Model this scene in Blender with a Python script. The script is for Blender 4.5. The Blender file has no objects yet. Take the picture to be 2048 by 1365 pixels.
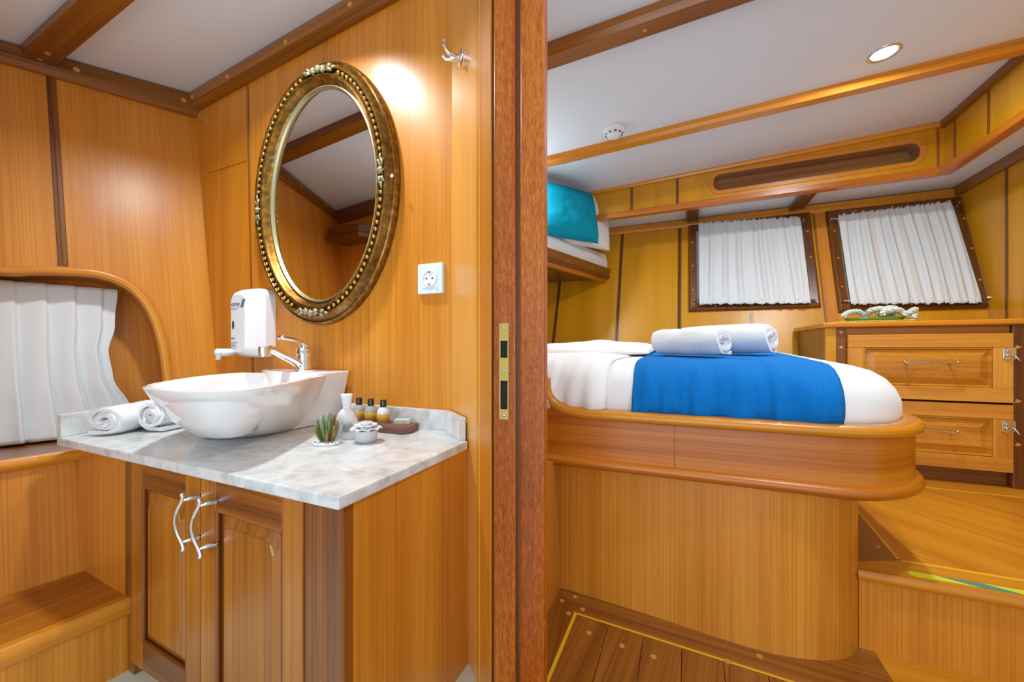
import bpy, bmesh, math, random
from mathutils import Vector, Matrix, noise
random.seed(7)
V = Vector
sin, cos, pi = math.sin, math.cos, math.pi
C = bpy.context.scene.collection
EZ = 0.70                      # eye height above the cabin floor
YAW = math.radians(23.5); F = 796.0

# ------------------------------------------------------------------ measuring
def ray(px, py):
    l = (px - 1024) / F; u = (697 - py) / F
    return V((-sin(YAW) + cos(YAW) * l, cos(YAW) + sin(YAW) * l, u))
EYE = V((0, 0, EZ))
def on(px, py, n, p0):
    n = V(n); r = ray(px, py)
    return EYE + r * (n.dot(V(p0) - EYE) / n.dot(r))
def PY(px, py, y): return on(px, py, (0, 1, 0), (0, y, 0))
def PX(px, py, x): return on(px, py, (1, 0, 0), (x, 0, 0))
def PZ(px, py, z): return on(px, py, (0, 0, 1), (0, 0, EZ + z))
def W(x, y, z): return V((x, y, EZ + z))          # z relative to the eye

# ------------------------------------------------------------------ materials
def new_mat(name):
    m = bpy.data.materials.new(name); m.use_nodes = True
    nt = m.node_tree; b = nt.nodes['Principled BSDF']
    return m, nt, b
def simple(name, col, rough=.5, metal=0, coat=0, trans=0, ior=1.45, emit=None, es=0, spec=.5, sheen=0, sss=0):
    m, nt, b = new_mat(name)
    b.inputs['Base Color'].default_value = (*col, 1)
    b.inputs['Roughness'].default_value = rough
    b.inputs['Metallic'].default_value = metal
    b.inputs['Coat Weight'].default_value = coat
    b.inputs['Coat Roughness'].default_value = .05
    b.inputs['Transmission Weight'].default_value = trans
    b.inputs['IOR'].default_value = ior
    b.inputs['Specular IOR Level'].default_value = spec
    b.inputs['Sheen Weight'].default_value = sheen
    if sss:
        b.inputs['Subsurface Weight'].default_value = sss
        b.inputs['Subsurface Radius'].default_value = (.02, .02, .02)
    if emit:
        b.inputs['Emission Color'].default_value = (*emit, 1); b.inputs['Emission Strength'].default_value = es
    return m
def ramp(nt, pts, interp='LINEAR'):
    r = nt.nodes.new('ShaderNodeValToRGB'); r.color_ramp.interpolation = interp
    e = r.color_ramp.elements
    while len(e) < len(pts): e.new(.5)
    for k, (p, c) in enumerate(pts): e[k].position = p; e[k].color = (*c, 1)
    return r
def wood(name, c_dark, c_mid, c_light, fine=260, coarse=14, mix=.55, rough=.32, coat=.55, mottled=0, bump=.15, lng=1.3, blotch=.35):
    """varnished wood; the UV map runs along the grain in metres"""
    m, nt, b = new_mat(name); N = nt.nodes; L = nt.links
    uv = N.new('ShaderNodeUVMap'); uv.uv_map = 'grain'
    def mp(sx, sy):
        q = N.new('ShaderNodeMapping'); q.inputs['Scale'].default_value = (sx, sy, 1); L.new(uv.outputs[0], q.inputs[0]); return q
    def nz(src, sc, det=3, rg=.55, dist=0):
        q = N.new('ShaderNodeTexNoise'); q.inputs['Scale'].default_value = sc; q.inputs['Detail'].default_value = det
        q.inputs['Roughness'].default_value = rg; q.inputs['Distortion'].default_value = dist; L.new(src.outputs[0], q.inputs['Vector']); return q
    n1 = nz(mp(lng, fine), 1, 2, .6)
    n2 = nz(mp(lng * .4, coarse), 1, 4, .6, .6)
    n3 = nz(mp(1.1, 1.6), 1, 2, .5)
    a = N.new('ShaderNodeMix'); a.data_type = 'FLOAT'; a.inputs[0].default_value = mix
    L.new(n2.outputs[0], a.inputs[2]); L.new(n1.outputs[0], a.inputs[3])
    last = a.outputs[0]
    if mottled:
        n4 = nz(mp(48, 210), 1, 3, .65, 1.2)
        a2 = N.new('ShaderNodeMix'); a2.data_type = 'FLOAT'; a2.inputs[0].default_value = mottled
        L.new(last, a2.inputs[2]); L.new(n4.outputs[0], a2.inputs[3]); last = a2.outputs[0]
    a3 = N.new('ShaderNodeMix'); a3.data_type = 'FLOAT'; a3.inputs[0].default_value = blotch * .6
    L.new(last, a3.inputs[2]); L.new(n3.outputs[0], a3.inputs[3]); last = a3.outputs[0]
    r = ramp(nt, [(.34, c_dark), (.5, c_mid), (.66, c_light)]); L.new(last, r.inputs[0])
    L.new(r.outputs[0], b.inputs['Base Color'])
    b.inputs['Roughness'].default_value = rough
    b.inputs['Coat Weight'].default_value = coat; b.inputs['Coat Roughness'].default_value = .33; b.inputs['Specular IOR Level'].default_value = .3
    bp = N.new('ShaderNodeBump'); bp.inputs['Strength'].default_value = bump; bp.inputs['Distance'].default_value = .0006
    L.new(n1.outputs[0], bp.inputs['Height']); L.new(bp.outputs[0], b.inputs['Normal'])
    wv = nz(mp(5, 7), 1, 2)                       # gently uneven lacquer
    bp2 = N.new('ShaderNodeBump'); bp2.inputs['Strength'].default_value = .25; bp2.inputs['Distance'].default_value = .004
    L.new(wv.outputs[0], bp2.inputs['Height']); L.new(bp2.outputs[0], b.inputs['Coat Normal'])
    return m
def srgb(r, g, b_):
    f = lambda c: (c / 255 / 12.92) if c / 255 <= .04045 else ((c / 255 + .055) / 1.055) ** 2.4
    return (f(r), f(g), f(b_))
M = {}
M['veneer'] = wood('honey_veneer', srgb(178, 104, 22), srgb(206, 130, 36), srgb(226, 156, 58), fine=240, coarse=10, coat=.38, mix=.5, mottled=0)
M['veneer_cabin_lit'] = wood('cabin_lit_veneer', srgb(188, 126, 4), srgb(206, 144, 10), srgb(220, 160, 22), fine=240, coarse=12, mix=.5, rough=.36, coat=.4)  # honey veneer again; the cabin's yellower light is put into the colour
M['veneer_pale'] = wood('pale_veneer', srgb(204, 132, 52), srgb(222, 156, 70), srgb(234, 176, 92), fine=220, coarse=14, mix=.5)
M['teak'] = wood('teak_trim', srgb(84, 44, 6), srgb(134, 78, 14), srgb(168, 106, 28), fine=200, coarse=30, mix=.45)
M['teak_dark'] = wood('dark_teak', srgb(64, 32, 6), srgb(108, 60, 14), srgb(142, 86, 24), fine=200, coarse=34, mix=.45)
M['teak_gold'] = wood('golden_teak', srgb(160, 88, 14), srgb(206, 130, 22), srgb(222, 150, 32), fine=180, coarse=22, mix=.4)
M['mahogany'] = wood('mahogany_post', srgb(100, 36, 2), srgb(168, 82, 8), srgb(220, 134, 36), fine=160, coarse=12, mix=.35, mottled=.5, rough=.35, coat=.3, bump=.3)
M['cherry'] = wood('cherry_board', srgb(132, 66, 4), srgb(186, 102, 14), srgb(212, 134, 34), fine=170, coarse=20, mix=.35)
M['cabinet'] = wood('cabinet_wood', srgb(118, 64, 10), srgb(166, 98, 20), srgb(194, 126, 40), fine=150, coarse=16, mix=.4, coat=.7)
M['cabinet_dark'] = wood('cabinet_rail_wood', srgb(66, 32, 6), srgb(130, 68, 14), srgb(180, 112, 38), fine=150, coarse=26, mix=.4, coat=.7)
M['drawer'] = wood('drawer_wood', srgb(176, 108, 26), srgb(208, 142, 44), srgb(226, 166, 66), fine=160, coarse=16, mix=.4)
M['drawer_burl'] = wood('figured_wood', srgb(138, 78, 12), srgb(196, 128, 30), srgb(222, 162, 62), fine=60, coarse=30, mix=.3, mottled=.35, lng=3)
M['floor_wood'] = wood('floor_teak', srgb(92, 50, 12), srgb(142, 84, 24), srgb(172, 110, 40), fine=200, coarse=34, mix=.45, rough=.25, coat=.8)
M['floor_gold'] = wood('floor_golden_teak', srgb(164, 98, 12), srgb(206, 134, 20), srgb(222, 152, 34), fine=180, coarse=20, mix=.4, rough=.28, coat=.7)
M['slot'] = wood('slot_interior_wood', srgb(110, 66, 30), srgb(158, 106, 56), srgb(184, 132, 80), fine=160, coarse=24, mix=.4)
M['inlay'] = simple('yellow_inlay', srgb(236, 184, 40), .35, coat=.5)
M['plug'] = simple('wood_plug', srgb(206, 146, 74), .35, coat=.4)
M['gap'] = simple('dark_gap', srgb(60, 30, 10), .7)
M['ceiling'] = simple('ceiling_white', (.74, .81, .87), .5)
M['tile'] = simple('pale_floor_tile', srgb(215, 225, 205), .25)
M['porcelain'] = simple('porcelain', (.82, .82, .83), .08, coat=.6)
M['plastic'] = simple('white_plastic', (.80, .81, .82), .3)
M['plastic_blue'] = simple('pale_blue_plastic', (.72, .84, .88), .3)
M['chrome'] = simple('chrome', (.86, .87, .88), .06, metal=1)
M['steel'] = simple('brushed_steel', (.66, .66, .64), .25, metal=1)
M['nickel'] = simple('aged_nickel', (.60, .60, .52), .28, metal=1)
M['brass'] = simple('brass', (.64, .46, .12), .32, metal=1)
M['mirror'] = simple('mirror_glass', (.80, .80, .80), .01, metal=1)
M['black'] = simple('black_plastic', (.012, .011, .012), .15, coat=.6)
M['dark'] = simple('dark_hole', (.01, .01, .01), .8)
M['ink'] = simple('blue_ink', srgb(30, 80, 150), .5)
M['ink_grey'] = simple('grey_ink', srgb(110, 120, 130), .5)
M['ceramic'] = simple('matte_ceramic', (.80, .79, .80), .45)
M['ceramic_grey'] = simple('grey_ceramic', (.60, .62, .66), .5)
M['stone_tag'] = simple('grey_disc', (.36, .36, .37), .6)
M['liquid'] = simple('amber_lotion', srgb(206, 168, 80), .15, coat=.5)
M['liquid_white'] = simple('pale_lotion', (.70, .80, .84), .15, coat=.5)
M['glassy'] = simple('clear_bottle', (.42, .44, .38), .05, coat=1, trans=.0)
M['label'] = simple('gold_label', srgb(196, 150, 54), .35)
M['tray'] = wood('tray_wood', srgb(92, 60, 50), srgb(124, 86, 72), srgb(146, 106, 88), fine=80, coarse=20, mix=.4, coat=0, rough=.6)
M['leaf_green'] = simple('glazed_green', srgb(104, 120, 52), .12, coat=.8)
M['leaf_pale'] = simple('glazed_pale', srgb(160, 178, 160), .12, coat=.8)
M['leaf_brown'] = simple('glazed_brown', srgb(130, 96, 24), .15, coat=.8)
M['tape_y'] = simple('yellow_green_tape', srgb(206, 214, 30), .5)
M['tape_t'] = simple('teal_tape', srgb(84, 134, 118), .7)
M['rope'] = None
M['glass'] = simple('window_glass', (.55, .62, .66), .05, coat=.5)
M['lamp'] = simple('lamp_glow', (1, 1, 1), .4, emit=(1, .98, .94), es=14)
M['grey_print'] = simple('grey_print', (.35, .37, .38), .6)

def fabric(name, col, scale=900, bump=.25, sheen=.2, rough=.9, var=.06, trans=0):
    m, nt, b = new_mat(name); N = nt.nodes; L = nt.links
    tc = N.new('ShaderNodeTexCoord')
    n = N.new('ShaderNodeTexNoise'); n.inputs['Scale'].default_value = scale; n.inputs['Detail'].default_value = 2
    L.new(tc.outputs['Object'], n.inputs['Vector'])
    c2 = tuple(max(0, c * (1 - 2.2 * var)) for c in col)
    c3 = tuple(min(1, c * (1 + var)) for c in col)
    r = ramp(nt, [(.35, c2), (.65, c3)]); L.new(n.outputs[0], r.inputs[0]); L.new(r.outputs[0], b.inputs['Base Color'])
    bp = N.new('ShaderNodeBump'); bp.inputs['Strength'].default_value = bump; bp.inputs['Distance'].default_value = .002
    L.new(n.outputs[0], bp.inputs['Height']); L.new(bp.outputs[0], b.inputs['Normal'])
    b.inputs['Roughness'].default_value = rough; b.inputs['Sheen Weight'].default_value = sheen
    b.inputs['Specular IOR Level'].default_value = .2
    return m
M['towel'] = fabric('white_terry', (.80, .81, .81), 420, .8, .5, var=.05)
M['sheet'] = fabric('white_sheet', (.80, .79, .79), 1200, .08, .1, var=.01)
M['blue'] = fabric('blue_blanket', (.0, .165, .52), 500, .35, .0, var=.12)
M['teal'] = fabric('turquoise_fabric', (.0, .31, .46), 600, .3, .0, var=.1)
M['curtain'] = fabric('white_curtain', (.70, .73, .74), 1500, .1, .1, var=.02)
M['curtain_grey'] = fabric('grey_white_curtain', (.76, .79, .80), 1500, .12, .1, var=.03)
M['ropeknit'] = fabric('sea_rope', srgb(208, 212, 200), 260, 1.0, .2, var=.18)
M['leafmat'] = fabric('woven_leaf', srgb(190, 190, 70), 200, .6, .1, var=.2)
def marble():
    m, nt, b = new_mat('grey_beige_marble'); N = nt.nodes; L = nt.links
    tc = N.new('ShaderNodeTexCoord')
    n = N.new('ShaderNodeTexNoise'); n.inputs['Scale'].default_value = 22; n.inputs['Detail'].default_value = 9
    n.inputs['Roughness'].default_value = .62; n.inputs['Distortion'].default_value = .7
    L.new(tc.outputs['Object'], n.inputs['Vector'])
    r = ramp(nt, [(.32, srgb(186, 188, 186)), (.5, srgb(212, 214, 213)), (.68, srgb(230, 232, 231))]); L.new(n.outputs[0], r.inputs[0])
    v = N.new('ShaderNodeTexVoronoi'); v.feature = 'DISTANCE_TO_EDGE'; v.inputs['Scale'].default_value = 6
    n2 = N.new('ShaderNodeTexNoise'); n2.inputs['Scale'].default_value = 5; n2.inputs['Detail'].default_value = 5
    L.new(tc.outputs['Object'], n2.inputs['Vector'])
    mx = N.new('ShaderNodeVectorMath'); mx.operation = 'MULTIPLY_ADD'
    mx.inputs[1].default_value = (.35, .35, .35); L.new(n2.outputs['Color'], mx.inputs[0]); L.new(tc.outputs['Object'], mx.inputs[2])
    L.new(mx.outputs[0], v.inputs['Vector'])
    r2 = ramp(nt, [(0, (.28, .28, .28)), (.02, (0, 0, 0))]); L.new(v.outputs[0], r2.inputs[0])
    mix = N.new('ShaderNodeMix'); mix.data_type = 'RGBA'
    L.new(r2.outputs[0], mix.inputs[0]); L.new(r.outputs[0], mix.inputs[6]); mix.inputs[7].default_value = (*srgb(232, 230, 224), 1)
    L.new(mix.outputs[2], b.inputs['Base Color'])
    b.inputs['Roughness'].default_value = .22; b.inputs['Coat Weight'].default_value = .2
    return m
M['marble'] = marble()
def gilt():
    m, nt, b = new_mat('antique_gilt'); N = nt.nodes; L = nt.links
    tc = N.new('ShaderNodeTexCoord')
    n = N.new('ShaderNodeTexNoise'); n.inputs['Scale'].default_value = 70; n.inputs['Detail'].default_value = 6
    L.new(tc.outputs['Object'], n.inputs['Vector'])
    r = ramp(nt, [(.30, srgb(92, 60, 16)), (.55, srgb(138, 96, 28)), (.80, srgb(182, 140, 56))]); L.new(n.outputs[0], r.inputs[0])
    L.new(r.outputs[0], b.inputs['Base Color']); b.inputs['Metallic'].default_value = .75; b.inputs['Roughness'].default_value = .32
    b.inputs['Coat Weight'].default_value = .3
    return m
M['gilt'] = gilt()
M['gilt_dark'] = simple('dark_gilt', srgb(84, 54, 20), .3, metal=.6, coat=.3)
M['gilt_bright'] = simple('bright_gilt', srgb(206, 168, 84), .25, metal=.8)
M['gilt_pale'] = simple('worn_silver_gilt', srgb(168, 158, 120), .3, metal=.75)

# ------------------------------------------------------------------ mesh helpers
def BM(): return bmesh.new()
def grain(bm, g, off=None):
    """project UVs: u along the grain direction g, v across it"""
    uvl = bm.loops.layers.uv.get('grain') or bm.loops.layers.uv.new('grain')
    gd = bm.faces.layers.int.get('gd') or bm.faces.layers.int.new('gd')
    g = V(g).normalized(); o = off if off is not None else (random.random() * 20, random.random() * 20)
    for f in bm.faces:
        if f[gd]: continue
        n = f.normal
        a = n.cross(g)
        if a.length < .35:
            a = n.orthogonal().normalized(); gg = n.cross(a)
        else: a.normalize(); gg = g
        for l in f.loops:
            l[uvl].uv = (l.vert.co.dot(gg) + o[0], l.vert.co.dot(a) + o[1])
        f[gd] = 1
def box(bm, lo, hi, g=None):
    lo, hi = V(lo), V(hi)
    vs = [bm.verts.new((x, y, z)) for x in (lo.x, hi.x) for y in (lo.y, hi.y) for z in (lo.z, hi.z)]
    idx = [(0, 1, 3, 2), (4, 6, 7, 5), (0, 4, 5, 1), (2, 3, 7, 6), (0, 2, 6, 4), (1, 5, 7, 3)]
    for q in idx: bm.faces.new([vs[k] for k in q])
    bm.normal_update()
    if g: grain(bm, g)
    return bm
def prism(bm, pts, ext, g=None, uvoff=None):
    """polygon pts extruded by vector ext"""
    pts = [V(p) for p in pts]; ext = V(ext)
    a = [bm.verts.new(p) for p in pts]; b = [bm.verts.new(p + ext) for p in pts]
    n = len(pts)
    bm.faces.new(a); bm.faces.new(b[::-1])
    for i in range(n): bm.faces.new((a[i], b[i], b[(i + 1) % n], a[(i + 1) % n]))
    bmesh.ops.recalc_face_normals(bm, faces=bm.faces[:])
    bm.normal_update()
    if g: grain(bm, g, uvoff)
    return bm
def bar(bm, p0, p1, w, t, g=None):
    p0, p1, w, t = V(p0), V(p1), V(w), V(t)
    return prism(bm, [p0, p0 + w, p0 + w + t, p0 + t], p1 - p0, g or (p1 - p0))
def sweep(bm, path, prof, closed=False, up=(0, 0, 1), cap=True, uv=True, scale=None, twist=None):
    """prof: list of (a,b): a along side vector, b along up"""
    path = [V(p) for p in path]; up = V(up); n = len(path); m = len(prof)
    rings = []; s = 0; us = []
    for i, p in enumerate(path):
        if closed: t = path[(i + 1) % n] - path[i - 1]
        else: t = path[min(i + 1, n - 1)] - path[max(i - 1, 0)]
        t.normalize()
        sd = t.cross(up)
        if sd.length < 1e-4: sd = t.orthogonal()
        sd.normalize(); u2 = sd.cross(t).normalized()
        k = scale[i] if scale else 1
        if twist:
            ca, sa = cos(twist * i), sin(twist * i)
        else: ca, sa = 1, 0
        rings.append([bm.verts.new(p + sd * (a * ca - b * sa) * k + u2 * (a * sa + b * ca) * k) for a, b in prof])
        if i: s += (path[i] - path[i - 1]).length
        us.append(s)
    uvl = bm.loops.layers.uv.get('grain') or bm.loops.layers.uv.new('grain')
    gd = bm.faces.layers.int.get('gd') or bm.faces.layers.int.new('gd')
    per = [0]
    for j in range(m): per.append(per[-1] + math.dist(prof[j], prof[(j + 1) % m]))
    o = (random.random() * 20, random.random() * 20)
    for i in range(n if closed else n - 1):
        for j in range(m):
            a, b = rings[i], rings[(i + 1) % n]
            f = bm.faces.new((a[j], a[(j + 1) % m], b[(j + 1) % m], b[j]))
            u0 = us[i]; u1 = us[i + 1] if i + 1 < n else us[i] + (path[0] - path[i]).length
            for l, q in zip(f.loops, ((u0, per[j]), (u0, per[j + 1]), (u1, per[j + 1]), (u1, per[j]))):
                l[uvl].uv = (q[0] + o[0], q[1] + o[1])
            f[gd] = 1
    if cap and not closed:
        for r in (rings[0][::-1], rings[-1]):
            f = bm.faces.new(r); f[gd] = 1
            for l in f.loops: l[uvl].uv = (l.vert.co.x + o[0], l.vert.co.z + o[1])
    return bm
def circ(r, n=12, ry=None, ph=0): return [(r * cos(2 * pi * k / n + ph), (ry or r) * sin(2 * pi * k / n + ph)) for k in range(n)]
def tube(bm, path, r, n=10, closed=False, cap=True, up=(0, 0, 1), scale=None): return sweep(bm, path, circ(r, n), closed, up, cap, scale=scale)
def cyl(bm, p0, p1, r0, r1=None, n=24, cap=True):
    p0, p1 = V(p0), V(p1); r1 = r0 if r1 is None else r1
    return sweep(bm, [p0, p1], circ(1, n), up=(p1 - p0).orthogonal(), cap=cap, scale=[r0, r1])
def lathe(bm, prof, origin, axis=(0, 0, 1), n=32, ell=1.0, xdir=None):
    """prof: (r,h) list; closed shapes start/end at r=0"""
    axis = V(axis).normalized(); o = V(origin); x = V(xdir) if xdir else axis.orthogonal().normalized(); y = axis.cross(x)
    rings = []
    for r, h in prof:
        if r < 1e-6: rings.append([bm.verts.new(o + axis * h)])
        else: rings.append([bm.verts.new(o + axis * h + x * r * cos(2 * pi * k / n) + y * r * ell * sin(2 * pi * k / n)) for k in range(n)])
    for a, b in zip(rings, rings[1:]):
        for k in range(n):
            k2 = (k + 1) % n
            if len(a) == 1 and len(b) == 1: continue
            if len(a) == 1: bm.faces.new((a[0], b[k], b[k2]))
            elif len(b) == 1: bm.faces.new((a[k], b[0], a[k2]))
            else: bm.faces.new((a[k], b[k], b[k2], a[k2]))
    bmesh.ops.recalc_face_normals(bm, faces=bm.faces[:])
    return bm
def ball(bm, c, r, sx=1, sy=1, sz=1, n=12, rot=None):
    mt = Matrix.Translation(V(c)) @ (rot.to_4x4() if rot else Matrix()) @ Matrix.Diagonal((r * sx, r * sy, r * sz, 1))
    bmesh.ops.create_uvsphere(bm, u_segments=n, v_segments=max(6, n * 2 // 3), radius=1, matrix=mt)
def grid(bm, nu, nv, fn):
    vs = [[bm.verts.new(fn(i / nu, j / nv)) for j in range(nv + 1)] for i in range(nu + 1)]
    for i in range(nu):
        for j in range(nv):
            bm.faces.new((vs[i][j], vs[i + 1][j], vs[i + 1][j + 1], vs[i][j + 1]))
    return vs
def loft(bm, rings, close_start=True, close_end=True):
    vr = [[bm.verts.new(p) for p in r] for r in rings]
    n = len(vr[0])
    for a, b in zip(vr, vr[1:]):
        for k in range(n): bm.faces.new((a[k], a[(k + 1) % n], b[(k + 1) % n], b[k]))
    if close_start: bm.faces.new(vr[0][::-1])
    if close_end: bm.faces.new(vr[-1])
    bmesh.ops.recalc_face_normals(bm, faces=bm.faces[:])
    return vr
def catmull(pts, per=8, closed=False):
    pts = [V(p) for p in pts]; n = len(pts); out = []
    rng = n if closed else n - 1
    for i in range(rng):
        if closed: p0, p1, p2, p3 = pts[i - 1], pts[i], pts[(i + 1) % n], pts[(i + 2) % n]
        else: p0, p1, p2, p3 = pts[max(i - 1, 0)], pts[i], pts[i + 1], pts[min(i + 2, n - 1)]
        for k in range(per):
            t = k / per
            out.append(.5 * ((2 * p1) + (p2 - p0) * t + (2 * p0 - 5 * p1 + 4 * p2 - p3) * t * t + (3 * p1 - p0 - 3 * p2 + p3) * t ** 3))
    if not closed: out.append(pts[-1].copy())
    return out
KEEP = []
def link(name, bm, mat, parent=None, bevel=0, smooth=False, sub=0, solid=0, mats=None, seg=2, angle=40, wn=False):
    if bevel: pass
    me = bpy.data.meshes.new(name)
    co = [v.co.copy() for v in bm.verts]
    lo = V((min(c.x for c in co), min(c.y for c in co), min(c.z for c in co)))
    hi = V((max(c.x for c in co), max(c.y for c in co), max(c.z for c in co)))
    org = V(((lo.x + hi.x) / 2, (lo.y + hi.y) / 2, lo.z))
    for v in bm.verts: v.co -= org
    bm.normal_update(); bm.to_mesh(me); bm.free()
    o = bpy.data.objects.new(name, me); C.objects.link(o)
    o['_w'] = [org.x, org.y, org.z]
    if parent is not None:
        pw = V(parent['_w']); o.parent = parent; o.location = org - pw
    else: o.location = org
    for mm in (mats or [mat]): me.materials.append(M[mm] if isinstance(mm, str) else mm)
    if smooth or sub:
        for p in me.polygons: p.use_smooth = True
    if solid:
        s = o.modifiers.new('solid', 'SOLIDIFY'); s.thickness = solid; s.offset = 0
    if bevel:
        b = o.modifiers.new('bevel', 'BEVEL'); b.width = bevel; b.segments = seg; b.limit_method = 'ANGLE'; b.angle_limit = math.radians(angle)
        b.harden_normals = False
    if sub:
        s = o.modifiers.new('sub', 'SUBSURF'); s.levels = sub; s.render_levels = sub
    return o
def smooth_by_angle(o, ang=35):
    me = o.data
    for p in me.polygons: p.use_smooth = True
    me.set_sharp_from_angle(angle=math.radians(ang))
def empty(name, loc):
    o = bpy.data.objects.new(name, None); C.objects.link(o); o.location = V(loc); o['_w'] = list(V(loc)); o.empty_display_size = .05
    return o
def tag(o, label, cat, group=None, kind=None):
    o['label'] = label; o['category'] = cat
    if group: o['group'] = group
    if kind: o['kind'] = kind
    return o
def struct(o, label=None, cat=None):
    o['kind'] = 'structure'
    if label: o['label'] = label
    if cat: o['category'] = cat
    return o
def plug(parent, p, n, r=.006, mat='plug'):
    bm = BM(); n = V(n).normalized(); p = V(p)
    cyl(bm, p - n * .002, p + n * .0012, r, n=14)
    return link('wood_plug', bm, mat, parent)
def finish_world(*a): pass

# ------------------------------------------------------------------ planes of the boat
WB = .904                                        # mirror wall
c15, s15 = cos(math.radians(15)), sin(math.radians(15))
LWC = W(-1.583, WB, 0); DU = V((-s15, -c15, 0)); DV = V((-.134, 0, 1))
LN = DU.cross(DV); LN.normalize()
if LN.x < 0: LN = -LN
def LW(u, v, n=0): return LWC + DU * u + DV * v + LN * n
def PL(px, py, n=0): return on(px, py, LN, LWC + LN * n)
def LWuv(p):
    d = V(p) - LWC; v = d.z
    d2 = d - DV * v
    return (d2.dot(DU), v)
BN = V((0, -1, .357)).normalized()                # far window wall
BWP = W(0, 2.54, 0)
def PB(px, py, n=0): return on(px, py, BN, BWP + BN * n)
def BW(x, z, n=0): return V((x, 2.54 + .357 * z, EZ + z)) + BN * n
DP0 = W(-.567, .904, 0); DD = V((.215, -.184, 0)).normalized(); DNn = V((-.184, -.215, 0)).normalized()   # corner panel
def PD(px, py, n=0): return on(px, py, DNn, DP0 + DNn * n)
def bceil(x, y): return EZ + 1.015 + .10 * (x + 1.102) + .14 * (y - .904)
def cceil(x): return EZ + .985 + .045 * x

# ------------------------------------------------------------------ bathroom shell
FB = EZ - .745
bm = BM()
xl, xr = -1.95, -.567
prism(bm, [V((xl, WB, FB)), V((xr, WB, FB)), V((xr, WB, bceil(xr, WB) + .02)), V((xl, WB, bceil(xl, WB) + .02))], (0, .03, 0), (0, 0, 1))
wall_back = struct(link('wall_back', bm, 'veneer'), 'honey veneered bathroom wall carrying the oval mirror', 'wall')
def strip_on(p0, p1, side, w, n, t, mat, name, parent, bevel=.001):
    bm = BM(); p0, p1 = V(p0), V(p1); side = V(side).normalized(); n = V(n).normalized()
    bar(bm, p0 - side * w / 2 - n * .002, p1 - side * w / 2 - n * .002, side * w, n * (t + .002))
    return link(name, bm, mat, parent, bevel=bevel)
for (a, b, w, mt) in (((495, 150), (507, 790), .0085, 'teak'), ((675, 60), (685, 790), .009, 'teak_gold')):
    strip_on(PY(*a, WB), PY(*b, WB), (1, 0, 0), w, (0, -1, 0), .0025, mt, 'joint_batten', wall_back)
# knots and scratch on the veneer, left of the mirror
bm = BM(); bar(bm, PY(418, 347, WB - .001), PY(494, 322, WB - .001), (0, 0, .0012), (0, -.0004, 0)); link('scratch_mark', bm, 'teak_dark', wall_back)

# hull wall with the curtained opening
top_u1 = 0.97
bead_px = [(0, 540), (60, 540), (120, 541), (200, 548), (262, 573), (303, 620), (325, 680), (336, 745), (341, 800), (343, 860)]
bead = [LWuv(PL(*p)) for p in bead_px]
bead_uv = [(.86, bead[0][1] - .006), (.70, bead[0][1] - .004)] + bead
sm = catmull([V((u, v, 0)) for u, v in bead_uv], 8)
opening = [(p.x, p.y) for p in sm]
vb = -.263
opening = [q for q in opening if q[1] > vb] + [(opening[-1][0], vb)]
def lwtop(u):
    p = LW(u, .9); return bceil(p.x, p.y) - EZ + .015
bm = BM()
outer = [LW(-.03, lwtop(-.03)), LW(-.03, -.76), LW(opening[-1][0], -.76)]
poly = outer + [LW(u, v) for u, v in opening[::-1]] + [LW(.86, -.263), LW(.86, -.76), LW(.97, -.76), LW(.97, lwtop(.97))]
# split in two simple polygons to keep the concave outline clean
i_top = 0
fa = [LW(u, v) for u, v in opening]
right = [LW(-.03, lwtop(-.03)), LW(-.03, -.76), LW(opening[-1][0], -.76)] + [LW(u, v) for u, v in opening[::-1]] + [LW(.86, lwtop(.86))]
prism(bm, right, -LN * .02, DV)
prism(bm, [LW(.86, -.76), LW(.99, -.76), LW(.99, lwtop(.97)), LW(.86, lwtop(.86))], -LN * .02, DV)
wall_left = struct(link('wall_left', bm, 'veneer'), 'leaning honey veneered hull wall around the curtained porthole opening', 'wall')
bm = BM(); bar(bm, PL(99, 140), PL(125, 532), DU * -.012, LN * .004); link('joint_batten', bm, 'teak', wall_left, bevel=.002)
bm = BM(); bar(bm, PL(91, 140), PL(116, 532), DU * -.0075, LN * .0025); link('joint_batten', bm, 'teak_dark', wall_left, bevel=.001)
# recess behind the opening
bm = BM()
ring = [LW(u, v) for u, v in opening]
for a, b in zip(ring, ring[1:]):
    prism(bm, [a, b, b - LN * .13, a - LN * .13], (b - a).cross(LN).normalized() * -.006)
grain(bm, DU)
struct(link('trim_1', bm, 'veneer'), 'inner reveal of the curtained opening in the hull wall', 'trim')
bm = BM(); prism(bm, [LW(-.02, -.3, -.13), LW(1.0, -.3, -.13), LW(1.0, .36, -.13), LW(-.02, .36, -.13)], -LN * .01, DV)
struct(link('wall_recess', bm, 'veneer'), 'veneered hull panel behind the white curtain', 'wall')
bm = BM()
sweep(bm, [LW(u, v, .004) for u, v in opening], [(-.004, -.012), (.012, -.012), (.017, -.004), (.017, .006), (.012, .013), (.0, .015), (-.004, .013)], up=LN)
o = link('trim_2', bm, 'teak_gold'); smooth_by_angle(o, 50)
struct(o, 'rounded golden bead moulding framing the curtained opening', 'trim')

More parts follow.
